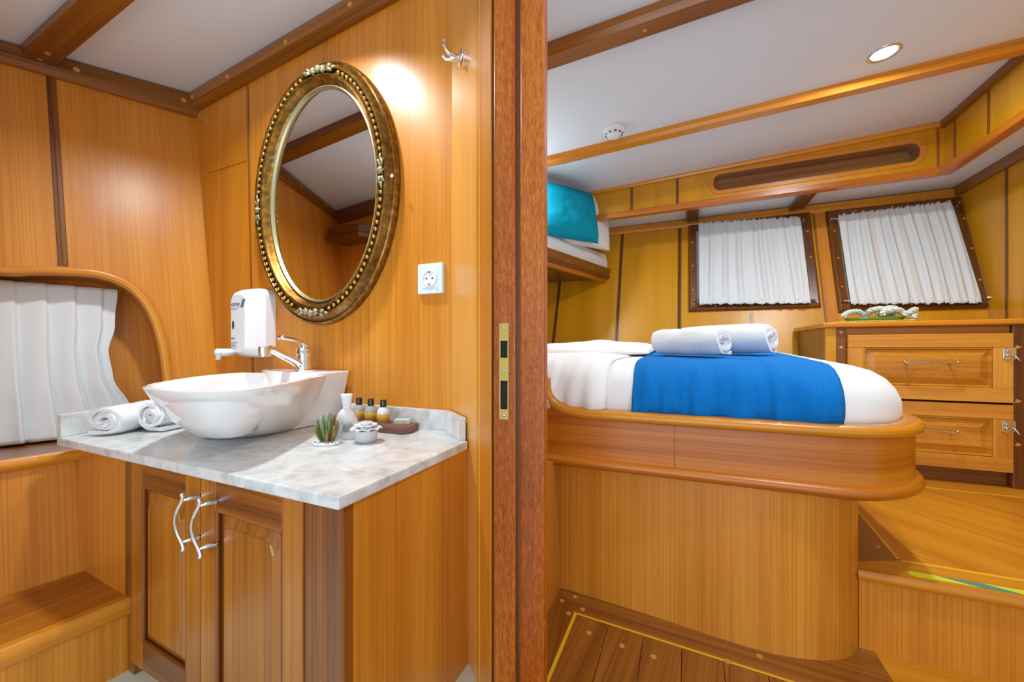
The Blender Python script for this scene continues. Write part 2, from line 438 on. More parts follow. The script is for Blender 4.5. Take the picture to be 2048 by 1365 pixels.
# ceiling moulding along hull wall and mirror wall
def moulding(name, p0t, p1t, p0b, p1b, n, t, label, mat='teak', chamfer=True, plugs=()):
    """board whose upper edge is p0t-p1t on the wall and lower edge p0b-p1b; profile with a lower chamfered nose"""
    n = V(n).normalized(); bm = BM()
    rings = []
    for pt, pb in ((p0t, p0b), (p1t, p1b)):
        pt, pb = V(pt), V(pb); d = pb - pt
        rings.append([pt - n * .004, pt + n * t * .80, pt + d * .28 + n * t * 1.0, pt + d * .72 + n * t * .95, pt + d * 1.0 + n * t * .45, pt + d - n * .004])
    loft(bm, rings); grain(bm, V(p1t) - V(p0t))
    o = link(name, bm, mat, bevel=.002)
    struct(o, label, 'moulding')
    d0 = V(p0b) - V(p0t)
    for q in plugs:
        pt = V(p0t).lerp(V(p1t), q); pb = V(p0b).lerp(V(p1b), q)
        plug(o, pt.lerp(pb, .5) + n * t * 1.0, n, .0075)
    return o
a0, a1 = PY(330, 232, WB), PY(760, -30, WB)
W1t = lambda x: V((x, WB, EZ + 1.015 + .10 * (x + 1.102)))
W1b = lambda x: V((x, WB, EZ + .89 + (.963 - .89) / (1.693 - .939) * (x + 1.693)))
moulding('trim_3', W1t(-1.78), W1t(-.55), W1b(-1.78), W1b(-.55), (0, -1, 0), .03, 'dark teak ceiling moulding above the oval mirror', plugs=(.095, .26, .5, .72))
T0, T1 = LW(-.02, 0), LW(.97, 0)
def lt(u): p = LW(u, .9); return LW(u, bceil(p.x, p.y) - EZ - .002)
def lb(u): p = LW(u, .85); return LW(u, .87 - .105 * u)
moulding('trim_4', lt(-.02), lt(.97), lb(-.02), lb(.97), LN, .03, 'dark teak ceiling moulding along the hull wall', plugs=(.06, .33, .6, .8))
# ceiling panels
bm = BM(); xs = [-2.0, -.30]; ys = [.0, .95]
prism(bm, [V((-2.0, .0, bceil(-2.0, 0))), V((-.35, .0, bceil(-.35, 0))), V((-.35, .70, bceil(-.35, .70))), V((-.567, .93, bceil(-.567, .93))), V((-2.0, .93, bceil(-2.0, .93)))], (0, 0, .02))
ceil_b = struct(link('ceiling', bm, 'ceiling'), 'white painted bathroom ceiling', 'ceiling')
bm = BM()
p0 = V((-1.84, .495, bceil(-1.84, .53))); p1 = V((-.36, .495, bceil(-.36, .53)))
bar(bm, p0 + V((0, 0, .01)), p1 + V((0, 0, .01)), (0, .068, 0), (0, 0, -.042))
o = struct(link('trim_5', bm, 'teak', bevel=.006), 'teak beam crossing the white bathroom ceiling', 'beam')
for k in (.045, .08): plug(o, p0.lerp(p1, k) + V((0, .034, -.0325)), (0, 0, -1), .007)

# opposite wall (seen only in the mirror)
bm = BM(); prism(bm, [V((-2.0, .0, FB)), V((-1.22, .0, FB)), V((-1.22, .0, bceil(-1.22, 0))), V((-2.0, .0, bceil(-2, 0)))], (0, .03, 0), (0, 0, 1))
struct(link('wall_front', bm, 'veneer'), 'veneered bathroom wall opposite the mirror', 'wall')
bm = BM(); bar(bm, V((-1.88, .03, bceil(-1.88, 0) - .075)), V((-1.22, .03, bceil(-1.22, 0) - .075)), (0, .028, 0), (0, 0, .07))
struct(link('trim_6', bm, 'teak_dark', bevel=.003), 'ceiling moulding opposite the mirror', 'moulding')
bm = BM()
sh = [V((-1.82, .03, EZ + .60)), V((-1.60, .03, EZ + .60)), V((-1.55, .10, EZ + .60)), V((-1.60, .17, EZ + .60)), V((-1.84, .17, EZ + .60))]
prism(bm, sh, (0, 0, .028), (1, 0, 0)); prism(bm, [p + (V((-1.7, .1, p.z)) - p) * .08 + V((0, 0, .028)) for p in sh], (0, 0, .045), (1, 0, 0))
tag(link('corner_shelf', bm, 'teak_dark', bevel=.004), 'dark wooden corner shelf seen reflected in the oval mirror', 'shelf')

# corner panel between mirror wall and door post
bm = BM(); L1 = (V((-.357, 0, 0)) - V((-.567, 0, 0))).x
pA = V((-.567, .904, FB)); pB = pA + DD * .245
H = EZ + 1.12
prism(bm, [pA, pB, V((pB.x, pB.y, H)), V((pA.x, pA.y, H))], -DNn * .03, (0, 0, 1))
wall_corner = struct(link('wall_corner', bm, 'veneer_pale'), 'pale veneered corner panel between mirror wall and door post', 'wall')
q0 = PD(956, 697); q1 = PD(984, 697)
bm = BM(); bar(bm, V((q0.x, q0.y, FB)), V((q0.x, q0.y, H)), DD * (q1 - q0).length, DNn * .004)
o = struct(link('trim_7', bm, 'veneer', bevel=.0015), 'narrow veneered edge board beside the door post', 'trim')
q2 = PD(962, 697)
bm = BM(); bar(bm, V((q2.x, q2.y, FB)) + DNn * .0035, V((q2.x, q2.y, H)) + DNn * .0035, DD * .0035, DNn * .0012); link('inlay_line', bm, 'inlay', o)

# ------------------------------------------------------------------ door post
def vpost(px0, px1, yf, depth, mat, name, parent=None, bev=.003):
    bm = BM(); a = PY(px0, 697, yf); b = PY(px1, 697, yf)
    box(bm, (a.x, yf, FB), (b.x, yf + depth, H), (0, 0, 1))
    return link(name, bm, mat, parent, bevel=bev)
door = empty('door_1', (PY(1040, 697, .74).x, .74, FB)); struct(door, 'mahogany door frame post between bathroom and cabin', 'door frame')
vpost(987, 1031, .722, .07, 'mahogany', 'rebate_post', door)
vpost(1030, 1041, .728, .06, 'teak_dark', 'rubber_seal', door, 0)
vpost(1039.5, 1088, .706, .024, 'mahogany', 'stop_post', door, .004)
# strike plate
pl = [PY(999, 647, .7205), PY(1018, 647, .7205), PY(1018, 840, .7205), PY(999, 840, .7205)]
x0, x1, zt, zb = pl[0].x, pl[1].x, pl[0].z, pl[2].z
def zy(py): return PY(1008, py, .7205).z
bm = BM()
for (za, zc) in ((zy(682), zt), (zy(762), zy(716)), (zb, zy(819))): box(bm, (x0, .7185, za), (x1, .722, zc))
e = .0032
for (za, zc) in ((zy(716), zy(682)), (zy(819), zy(762))):
    box(bm, (x0, .7185, za), (x0 + e, .722, zc)); box(bm, (x1 - e * .8, .7185, za), (x1, .722, zc))
sp = link('strike_plate', bm, 'brass', door)
sp['label'] = 'brass strike plate with two slots'
for py in (657, 742, 831):
    bm = BM(); p = V(((x0 + x1) / 2, .7185, zy(py))); lathe(bm, [(0, .0015), (.0025, .0015), (.0035, .0005), (.0036, -.001)], p, (0, -1, 0), 14); link('screw', bm, 'nickel', sp, smooth=True)
for (ya, yb) in ((716, 682), (819, 762)):
    bm = BM(); box(bm, (x0 + e, .7212, zy(ya)), (x1 - e * .8, .7218, zy(yb))); link('latch_slot', bm, 'dark', sp)
# partition behind the post (cabin side)
RBZ = EZ - .312
bm = BM(); box(bm, (-.362, .78, FB), (-.334, .978, EZ + .93), (0, 0, 1)); box(bm, (-.362, .978, FB), (-.334, 1.16, RBZ), (0, 0, 1))
struct(link('wall_partition', bm, 'veneer'), 'short veneered partition between bathroom and bed', 'wall')
bm = BM(); box(bm, (-1.95, .935, FB), (-.362, .955, EZ + .93), (0, 0, 1))
struct(link('wall_partition', bm, 'veneer_cabin_lit'), 'veneered partition behind the mirror wall, bed side', 'wall')

# ------------------------------------------------------------------ bathroom lower hull: lining, seat, sill
def PS(px, py): return PZ(px, py, -.575)
s0 = PS(0, 1198); s1 = PS(145, 1150)
ldir = (s1 - s0).normalized(); lean = V((-.148, 0, 1))
s_far = s1 + ldir * .06; s_near = s0 - ldir * ((s0.y - .03) / ldir.y)
hgt = .575 - .268
bm = BM(); prism(bm, [s_near - V((0, 0, .02)), s_far - V((0, 0, .02)), s_far + lean * hgt, s_near + lean * hgt], (-.015, 0, 0), (0, 0, 1))
struct(link('wall_lower', bm, 'veneer'), 'lower hull lining between seat ledge and window sill', 'wall')
n0, n1 = PS(0, 1300), PS(259, 1195)
nd = (n1 - n0).normalized(); n_near = n0 - nd * ((n0.y - .03) / nd.y)
seat = empty('bench_ledge', (n1.x - .1, .3, FB)); tag(seat, 'low veneered bench ledge below the curtained opening', 'bench')
bm = BM(); zz = V((0, 0, -.02))
prism(bm, [n_near, n1, s_far + V((-.0, 0, 0)), s_near], zz, (0, 1, 0)); link('seat_top', bm, 'cabinet', seat)
bm = BM(); sdn = V((nd.y, -nd.x, 0))
sweep(bm, [n_near + V((0, 0, -.018)), n1 + V((0, 0, -.018))], [(-.012, -.018), (.006, -.018), (.011, -.012), (.011, .012), (.005, .02), (-.012, .02)], up=(0, 0, 1))
o = link('nosing', bm, 'teak_gold', seat); smooth_by_angle(o, 50)
bm = BM(); bar(bm, n_near + V((-.004, 0, -.03)), n1 + V((-.004, 0, -.03)), (0, 0, -.15), (-.015, 0, 0), (0, 0, 1)); link('front_panel', bm, 'veneer', seat)
# sill
sa = s_far + lean * hgt; sb = s_near + lean * hgt
la, lb_ = on(118, 868, (0, 0, 1), (0, 0, EZ - .263)), None
bm = BM()
prism(bm, [sb, sa + V((0, .0, 0)), LW(.40, -.263, -.12), LW(.97, -.263, -.12)], (0, 0, -.02), (0, 1, 0))
sill = struct(link('trim_8', bm, 'teak'), 'varnished window sill ledge under the white curtain', 'sill')
bm = BM(); sweep(bm, [sb + V((0, 0, -.012)), sa + V((0, 0, -.012))], [(-.01, -.014), (.010, -.014), (.016, -.006), (.016, .006), (.010, .014), (-.01, .014)])
o = link('nosing', bm, 'teak_gold', sill); smooth_by_angle(o, 50)

# bathroom floor
bm = BM(); box(bm, (-1.5, -.2, FB - .03), (-.1, .93, FB))
struct(link('floor', bm, 'tile'), 'pale bathroom floor around the vanity', 'floor')

# ------------------------------------------------------------------ vanity
CZ = EZ - .217; CT = .020                            # counter top height
fr0 = V((-.475, .452, 0)); fdir = V((-1, .0524, 0)).normalized()
fn = V((-.0524, -1, 0)).normalized()                 # front normal
FP = lambda px, py, n=0: on(px, py, fn, fr0 + fn * n)
van = empty('vanity_cabinet', (-1.0, .66, FB)); tag(van, 'built-in wooden vanity cabinet with two panelled doors under marble top', 'cabinet')
zt = CZ - CT
xL = -1.455
def FX(x, z, n=0): return V((x, fr0.y + (fr0.x - x) * .0524, z)) + fn * n
# body: right side panel, carcass front frame
bm = BM(); prism(bm, [V((-.470, .47, FB)), V((-.470, .83, FB)), V((-.470, .83, zt)), V((-.470, .47, zt))], (-.018, 0, 0), (0, 0, 1))
link('side_panel', bm, 'veneer', van)
bm = BM(); prism(bm, [FX(-.50, FB, -.02), FX(xL, FB, -.02), FX(xL, zt, -.02), FX(-.50, zt, -.02)], -fn * .015, (0, 0, 1))
link('carcass_front', bm, 'veneer', van)
lx = lambda px, py: FP(px, py).x
X_a = lx(250, 1150)
bm = BM(); prism(bm, [FX(X_a, EZ - .60, 0), FX(xL, EZ - .60, 0), FX(xL, zt, 0), FX(X_a, zt, 0)], -fn * .018, (0, 0, 1))
link('left_panel', bm, 'veneer', van)
def slab(xa, xb, za, zb_, n0, n1_, mat, name, g, parent=van, bev=.0025):
    bm = BM(); prism(bm, [FX(xa, za, n0), FX(xb, za, n0), FX(xb, zb_, n0), FX(xa, zb_, n0)], fn * (n1_ - n0), g)
    return link(name, bm, mat, parent, bevel=bev)
X1, X2, X3, X4 = lx(250, 1100), lx(290, 1100), lx(585, 1100), lx(606, 1100)
xs1 = lx(250, 1000); xs2 = lx(291, 960)
slab(X_a, lx(268, 1000), FB, zt, -.018, .0, 'cabinet_dark', 'left_stile', (0, 0, 1))
XR = -.474
slab(lx(612, 1010), XR, FB, zt, -.018, .003, 'cabinet_dark', 'corner_post', (0, 0, 1))
# doors
zdt, zdb = zt - .006, FB + .035
def cab_door(xa, xb, hinge_left, label):
    dr = bpy.data.objects.new('door', None); C.objects.link(dr); dr.parent = van
    base = FX((xa + xb) / 2, zdb); dr['_w'] = list(base); dr.location = base - V(van['_w']); dr['label'] = label
    sw = .052; rw = .062; n0, n1_ = -.016, .006
    # stiles and rails
    slab(xa, xa + sw, zdb, zdt, n0, n1_, 'cabinet', 'stile', (0, 0, 1), dr)
    slab(xb - sw, xb, zdb, zdt, n0, n1_, 'cabinet', 'stile', (0, 0, 1), dr)
    slab(xa + sw, xb - sw, zdt - rw, zdt, n0, n1_ - .0006, 'cabinet_dark', 'rail', (1, 0, 0), dr)
    slab(xa + sw, xb - sw, zdb, zdb + rw, n0, n1_ - .0006, 'cabinet_dark', 'rail', (1, 0, 0), dr)
    ia, ib, ja, jb = xa + sw, xb - sw, zdb + rw, zdt - rw
    # raised panel: notched outline, bevelled to the field
    w = .024; m = .022
    def outl(k, n):
        a, b_, c, d = ia + k, ib - k, ja + k, jb - k
        return [FX(a, c, n), FX(b_, c, n), FX(b_, d - m, n), FX(b_ - m * .35, d - m * .25, n), FX(b_ - m, d, n), FX(a + m, d, n), FX(a + m * .35, d - m * .25, n), FX(a, d - m, n)]
    def rect(k, n):
        a, b_, c, d = ia + k, ib - k, ja + k, jb - k
        return [FX(a, c, n), FX(b_, c, n), FX(b_, d - .02, n), FX(b_, d - .01, n), FX(b_, d, n), FX(a, d, n), FX(a, d - .01, n), FX(a, d - .02, n)]
    bm = BM(); loft(bm, [rect(-.002, -.012), rect(-.002, -.006), outl(.006, -.006), outl(.007, -.003), outl(w, .003), outl(w + .002, .005)]); grain(bm, (0, 0, 1))
    link('raised_panel', bm, 'cabinet', dr)
    # inner moulding
    loop = [FX(ia, ja, .002), FX(ib, ja, .002), FX(ib, jb, .002), FX(ia, jb, .002)]
    bm = BM()
    for i in range(4):
        p, q = loop[i], loop[(i + 1) % 4]; tube(bm, [p, q], .0045, 8)
    o = link('moulding', bm, 'cabinet_dark', dr); smooth_by_angle(o, 60)
    return dr
xd0, xd1, xd2 = lx(268, 1000), lx(407, 1040), lx(612, 1060)
d1 = cab_door(xd0 + .001, xd1 - .0015, True, 'left vanity door, narrower in view')
d2 = cab_door(xd1 + .0015, xd2 - .001, False, 'right vanity door')
def bow_handle(parent, px, yt, yb, blob=False):
    b0 = FP(px, yt, .012); xx = b0.x
    zt_, zb_ = FP(px, yt, .03).z, FP(px, yb, .03).z
    h = empty('handle', FX(xx, zb_)); h.parent = parent; h.location = FX(xx, zb_) - V(parent['_w']); h['_w'] = list(FX(xx, zb_)); h['label'] = 'bowed chrome handle'
    L_ = zt_ - zb_
    pts = [FX(xx + .006, zt_, .030), FX(xx + .002, zt_ - L_ * .12, .030), FX(xx - .006, zt_ - L_ * .3, .034), FX(xx - .009, zt_ - L_ * .5, .036),
           FX(xx - .006, zt_ - L_ * .7, .034), FX(xx + .002, zt_ - L_ * .88, .030), FX(xx + .007, zb_, .029)]
    bm = BM(); path = catmull(pts, 6); n = len(path)
    sweep(bm, path, circ(.0050, 10, .0034), up=fn, scale=[.85 + .5 * abs(2 * i / (n - 1) - 1) ** 3 for i in range(n)])
    ball(bm, pts[0], .0045, n=10); ball(bm, pts[-1], .0050, n=10)
    link('grip', bm, 'chrome', h, smooth=True)
    for t in (.12, .88):
        z = zt_ - L_ * t
        bm = BM(); path = catmull([FX(xx + .003, z, .030), FX(xx + .010, z + .003, .020), FX(xx + .013, z + .002, .005)], 5)
        sweep(bm, path, circ(.0034, 8), scale=[.8 + .9 * i / (len(path) - 1) for i in range(len(path))])
        link('post', bm, 'chrome', h, smooth=True)
bow_handle(d1, 384, 996, 1108); bow_handle(d2, 418, 1006, 1122)

# countertop
top = empty('countertop', (-1.0, .66, zt)); tag(top, 'grey beige marble countertop with low backsplash', 'countertop')
A_ = V((-1.405, .447, zt)); B_ = V((-.462, .430, zt)); C_ = V((-.466, .812, zt)); Dg = V((-.572, WB - .003, zt))
bm = BM()
prism(bm, [A_, B_, C_, Dg, V((-1.575, WB - .003, zt)), V((-1.555, .78, zt)), V((-1.47, .62, zt))], (0, 0, CT)); link('slab', bm, 'marble', top, bevel=.003)
zt2 = CZ + .053
bm = BM()
th = .018
bk = [V((-.915, WB - .002, CZ)), V((-.572, WB - .002, CZ)), V((-.475, .819, CZ)), V((-.487, .806, CZ)), V((-.580, WB - th, CZ)), V((-.915, WB - th, CZ))]
prism(bm, bk, (0, 0, .053)); link('backsplash', bm, 'marble', top, bevel=.0015)
bm = BM(); prism(bm, [V((-1.405, .447, CZ)), V((-1.387, .449, CZ)), V((-1.45, .62, CZ)), V((-1.53, .78, CZ)), V((-1.56, .90, CZ)), V((-1.58, .90, CZ)), V((-1.555, .78, CZ)), V((-1.47, .62, CZ))], (0, 0, .055)); link('backsplash', bm, 'marble', top, bevel=.0015)

# ------------------------------------------------------------------ basin
sink = empty('vessel_sink', (-1.05, .68, CZ)); tag(sink, 'white porcelain vessel sink standing on the marble counter', 'sink')
RZ = EZ - .080
rim_pts = [(-.950, .862), (-.912, .79), (-.835, .665), (-.775, .56), (-.745, .49), (-.762, .447), (-.82, .418), (-.92, .414), (-1.0, .438), (-1.08, .50), (-1.16, .585), (-1.22, .68), (-1.255, .77), (-1.25, .850), (-1.18, .885), (-1.04, .888)]
foot_pts = [(-1.045 + .088 * cos(2 * pi * k / 16), .702 + .117 * sin(2 * pi * k / 16)) for k in range(16)]
n_r = 16
def ringpts(pts, z, per=5): return [V((p.x, p.y, z)) for p in catmull([V((a, b, 0)) for a, b in pts], per, True)]
def by_angle(ring, c, n=96):
    out = []
    for k in range(n):
        a = 2 * pi * k / n; d = (cos(a), sin(a)); best = None
        for p, q in zip(ring, ring[1:] + ring[:1]):
            ex, ey = q.x - p.x, q.y - p.y; den = d[0] * ey - d[1] * ex
            if abs(den) < 1e-12: continue
            wx, wy = p.x - c[0], p.y - c[1]
            t = (wx * ey - wy * ex) / den; u = (wx * d[1] - wy * d[0]) / den
            if t > 0 and -1e-6 <= u <= 1 + 1e-6: best = max(best or 0, t)
        out.append(V((c[0] + d[0] * best, c[1] + d[1] * best, ring[0].z)))
    return out
BC = (-1.045, .745)
R1 = by_angle(ringpts(rim_pts, RZ), BC); R0 = by_angle(ringpts(foot_pts, CZ + .0005), BC)
def clampy(p): p.y = min(p.y, .893); return p
cen = V((-1.04, .70, 0))
rings = []
prof_o = [(0, 0), (.06, .02), (.20, .11), (.38, .24), (.56, .40), (.73, .58), (.87, .77), (.95, .90), (1.0, 1.0)]       # (radial blend, height blend)
for rb, hb in prof_o:
    rings.append([clampy(V((a.x * (1 - rb) + b.x * rb, a.y * (1 - rb) + b.y * rb, CZ + (RZ - CZ) * hb))) for a, b in zip(R0, R1)])
# lip and inner bowl
def inset(ring, k, dz, floor_y=None):
    out = []
    c = V((-1.03, .63, 0))
    for p in ring:
        d = V((p.x - c.x, p.y - c.y, 0)); L_ = d.length
        q = c + d * max(0, (L_ - k) / L_)
        y = q.y
        if y > .80: y = .80 + (y - .80) * .0
        out.append(V((q.x, y, RZ + dz)))
    return out
rings.append([V((p.x, p.y, RZ + .003)) for p in rings[-1]])
rings.append(inset(R1, .006, .005)); rings.append(inset(R1, .012, .002))
rings.append(inset(R1, .022, -.020)); rings.append(inset(R1, .05, -.065)); rings.append(inset(R1, .10, -.100)); rings.append(inset(R1, .16, -.112)); rings.append(inset(R1, .20, -.115))
bm = BM(); loft(bm, rings, True, True)
o = link('bowl', bm, 'porcelain', sink, smooth=True); smooth_by_angle(o, 50)
# tap deck: block at the wall
bm = BM(); zd = EZ - .0665
def deck_out(xr2, yf, z, xl=-1.22): return [V((xr2, .893, z)), V((xr2 - .001, .85, z)), V((xr2 - .004, yf + .05, z)), V((xr2 - .012, yf + .018, z)), V((xr2 - .035, yf, z)), V((-1.05, yf - .006, z)), V((-1.12, yf + .010, z)), V((xl + .01, yf + .05, z)), V((xl, .893, z))]
loft(bm, [deck_out(-.950, .70, CZ + .001, -1.13), deck_out(-.943, .715, CZ + .05, -1.15), deck_out(-.932, .745, CZ + .09, -1.18), deck_out(-.922, .770, CZ + .125, -1.21), deck_out(-.917, .775, zd - .004), deck_out(-.919, .777, zd)])
o = link('tap_deck', bm, 'porcelain', sink, bevel=.005, seg=3); smooth_by_angle(o, 60)
bm = BM(); p = PY(570, 769, .768); lathe(bm, [(.0105, .0), (.0105, .003), (.008, .004), (.0075, .001), (0, .001)], p, (0, -1, -.05), 20); ov = link('overflow_ring', bm, 'chrome', sink, smooth=True)
bm = BM(); lathe(bm, [(0, .0022), (.0072, .0022)], p, (0, -1, -.05), 20); link('overflow_hole', bm, 'dark', ov)
bm = BM(); lathe(bm, [(.024, .0), (.022, .004), (.012, .003), (0, .002)], V((-1.05, .60, RZ - .113)), (0, 0, 1), 20); link('drain', bm, 'chrome', sink, smooth=True)

# faucet
fx, fy = -1.035, .835
fb = V((fx, fy, zd))
fau = empty('mixer_tap', fb); tag(fau, 'chrome single lever mixer tap standing on the white sink', 'tap')
bm = BM(); lathe(bm, [(0, 0), (.030, 0), (.030, .003), (.026, .006), (0, .006)], fb, n=32); link('base_ring', bm, 'chrome', fau, smooth=True)
bm = BM(); lathe(bm, [(.0, .004), (.0225, .004), (.0215, .020), (.021, .022), (.0205, .048), (.0215, .049), (.0215, .051), (.021, .052), (.020, .066), (.014, .070), (0, .071)], fb, n=32); o = link('body', bm, 'chrome', fau); smooth_by_angle(o, 40)
tip = PY(530, 697, .70); tipz = tip.z
tip = V((-1.012, .700, EZ - .006))
path = catmull([fb + V((0, -.008, .014)), fb + V((.006, -.045, .034)), fb.lerp(tip, .62) + V((0, 0, .012)), fb.lerp(tip, .86) + V((0, 0, .012)), tip], 7)
bm = BM(); n = len(path)
sweep(bm, path, circ(.0125, 16, .0100), scale=[1.15 - .25 * i / (n - 1) for i in range(n)])
o = link('spout', bm, 'chrome', fau, smooth=True); 
bm = BM(); td = (tip - fb); td.z = 0; td.normalize(); ae = tip + td * .003
lathe(bm, [(0, .010), (.013, .010), (.0138, .006), (.0138, -.008), (.012, -.0085), (.012, -.016), (0, -.016)], ae, n=24); o = link('aerator', bm, 'chrome', fau); smooth_by_angle(o, 40)
hp = fb + V((0, 0, .066))
path = catmull([hp + V((-.004, .010, -.018)), hp + V((-.002, .004, .006)), hp + V((.004, -.022, .020)), hp + V((.012, -.052, .026)), hp + V((.022, -.092, .030))], 7); n = len(path)
bm = BM(); sweep(bm, path, circ(.0125, 16, .007), scale=[1.75 - 1.05 * min(1, i / (n * .45)) if i < n * .45 else .78 + .25 * (i - n * .45) / n for i in range(n)])
link('lever', bm, 'chrome', fau, smooth=True)

# ------------------------------------------------------------------ soap dispenser
sd0 = PY(546, 590, WB)   # right edge at the wall
dx1 = -1.252; dx0 = -1.372; dz1 = EZ + .197; dz0 = EZ - .030; yb_, yf_ = WB - .001, WB - .085
disp = empty('soap_dispenser', ((dx0 + dx1) / 2, .86, dz0)); tag(disp, 'white wall-mounted soap dispenser with blue logo beside the mirror', 'soap dispenser')
def rrect(x0, x1, z0, z1, r, y, n=6):
    out = []
    for (cx, cz, a0) in ((x1 - r, z0 + r, -90), (x1 - r, z1 - r, 0), (x0 + r, z1 - r, 90), (x0 + r, z0 + r, 180)):
        for k in range(n + 1):
            a = math.radians(a0 + 90 * k / n); out.append(V((cx + r * cos(a), y, cz + r * sin(a))))
    return out
bm = BM()
loft(bm, [rrect(dx0, dx1, dz0, dz1, .03, yb_), rrect(dx0, dx1, dz0, dz1, .03, WB - .035), rrect(dx0 + .006, dx1 - .010, dz0 + .004, dz1 - .004, .028, WB - .055),
          rrect(dx0 + .016, dx1 - .020, dz0 + .012, dz1 - .016, .024, WB - .078), rrect(dx0 + .024, dx1 - .028, dz0 + .018, dz1 - .026, .02, yf_)])
o = link('cover', bm, 'plastic', disp); smooth_by_angle(o, 25)
bm = BM(); zc = dz0 + .017; xc = dx0 + .034
tube(bm, [V((xc, WB - .08, zc)), V((xc, WB - .128, zc))], .012, 16); ball(bm, V((xc, WB - .128, zc)), .0125, n=14)
tube(bm, [V((xc, WB - .126, zc)), V((xc, WB - .130, zc - .024))], .0075, 14)
link('nozzle', bm, 'plastic', disp, smooth=True)
bm = BM(); lathe(bm, [(0, .001), (.0045, .001), (.006, 0)], V((xc, yf_, dz0 + .105)), (0, -1, 0), 20); 
for v in bm.verts: v.co.z = (v.co.z - (dz0 + .105)) * 2.4 + dz0 + .105
link('level_window', bm, simple('window_blue', srgb(20, 60, 90), .2), disp)
def text(body, p, right, up, size, mat, parent, name='lettering', extrude=.0004, align='LEFT', shear=0):
    cu = bpy.data.curves.new(name, 'FONT'); cu.body = body; cu.size = size; cu.extrude = extrude; cu.align_x = align; cu.shear = shear
    t = bpy.data.objects.new(name, cu)
    r = V(right).normalized(); u = V(up).normalized(); n = r.cross(u)
    mt = Matrix((r, u, n)).transposed().to_4x4(); mt.translation = V(p)
    C.objects.link(t)
    dg = bpy.context.evaluated_depsgraph_get(); me = bpy.data.meshes.new_from_object(t.evaluated_get(dg))
    C.objects.unlink(t); bpy.data.objects.remove(t)
    bm = BM(); bm.from_mesh(me); bmesh.ops.transform(bm, matrix=mt, verts=bm.verts[:])
    return link(name, bm, mat, parent)
xf = dx0 + .026
text('omy', (xf, yf_ - .0003, dz1 - .062), (1, 0, 0), (0, 0, 1), .024, 'ink', disp)
bm = BM()
for k in range(3):
    xx = xf + .045 + k * .005; bar(bm, V((xx, yf_ - .0004, dz1 - .066)), V((xx + .012, yf_ - .0004, dz1 - .040)), (.003, 0, 0), (0, -.0004, 0))
link('logo', bm, 'ink', disp)
bm = BM(); bar(bm, V((xf, yf_ - .0004, dz1 - .071)), V((xf + .03, yf_ - .0004, dz1 - .071)), (0, 0, .002), (0, -.0003, 0)); link('print_line', bm, 'ink_grey', disp)
bm = BM()
for k in range(6): bar(bm, V((xf, yf_ - .0004, dz0 + .048 - k * .0048)), V((xf + .030 - (k % 3) * .005, yf_ - .0004, dz0 + .048 - k * .0048)), (0, 0, .0014), (0, -.0003, 0))
bar(bm, V((xf, yf_ - .0004, dz0 + .060)), V((xf + .017, yf_ - .0004, dz0 + .060)), (0, 0, .004), (0, -.0003, 0))
link('print_line', bm, 'ink_grey', disp)

# ------------------------------------------------------------------ oval mirror
mc = V((-1.031, WB, EZ + .474)); ma, mb = .296, .402
mir = empty('oval_mirror', (mc.x, WB, mc.z - mb)); tag(mir, 'large oval mirror in a gilded beaded frame', 'mirror')
def ell(a, b, y, n=120): return [V((mc.x + a * cos(2 * pi * k / n), y, mc.z + b * sin(2 * pi * k / n))) for k in range(n)]
fw = .072
# frame profile from outer wall edge to the glass: (inset, protrusion)
def frame_part(name, prof, mat):
    bm = BM(); loft(bm, [ell(ma - i, mb - i, WB - p) for i, p in prof], False, False)
    o = link(name, bm, mat, mir); smooth_by_angle(o, 38); return o
frame_part('outer_moulding', [(0, .001), (.0, .014), (.003, .019), (.007, .021), (.010, .018), (.013, .022), (.018, .033), (.024, .038), (.029, .037), (.031, .034)], 'gilt')
frame_part('bead_channel', [(.031, .034), (.033, .030), (.037, .029), (.044, .030), (.046, .034)], 'gilt_dark')
frame_part('cove_moulding', [(.046, .034), (.048, .037), (.051, .036), (.052, .033), (.055, .035), (.058, .031), (.062, .021), (.067, .014), (.069, .013)], 'gilt')
frame_part('inner_lip', [(.069, .013), (.070, .017), (.073, .018), (.075, .014), (.078, .012), (.080, .007)], 'gilt_pale')
bm = BM(); vs = [bm.verts.new(p) for p in ell(ma - .0795, mb - .0795, WB - .009)]; f = bm.faces.new(vs); bmesh.ops.recalc_face_normals(bm, faces=[f]); bm.normal_update()
if f.normal.y > 0: f.normal_flip()
link('glass', bm, 'mirror', mir)
# beads, one per stone; placed by arc length
ea, eb = ma - .038, mb - .038
pts = ell(ea, eb, WB - .034, 1440); per = sum((pts[i] - pts[i - 1]).length for i in range(1440))
nb = 96; acc = 0; k = 0; ang = []
for i in range(1440):
    if acc >= k * per / nb: ang.append(i / 1440 * 2 * pi); k += 1
    acc += (pts[i] - pts[i - 1]).length
orn = [math.radians(d) for d in (86, 3, 183, 267)]
proto = None; cnt = 0
for t in ang[:nb]:
    if any(min(abs(t - q), 2 * pi - abs(t - q)) < (.27 if (j in (0, 3)) else .125) for j, q in enumerate(orn)): continue
    p = V((mc.x + ea * cos(t), WB - .035, mc.z + eb * sin(t)))
    if proto is None:
        bm = BM(); ball(bm, p, .0058, n=14); proto = link('bead', bm, 'gilt_bright', mir, smooth=True); pl0 = p
    else:
        c = proto.copy(); C.objects.link(c); c.parent = mir; c.location = proto.location + (p - pl0)
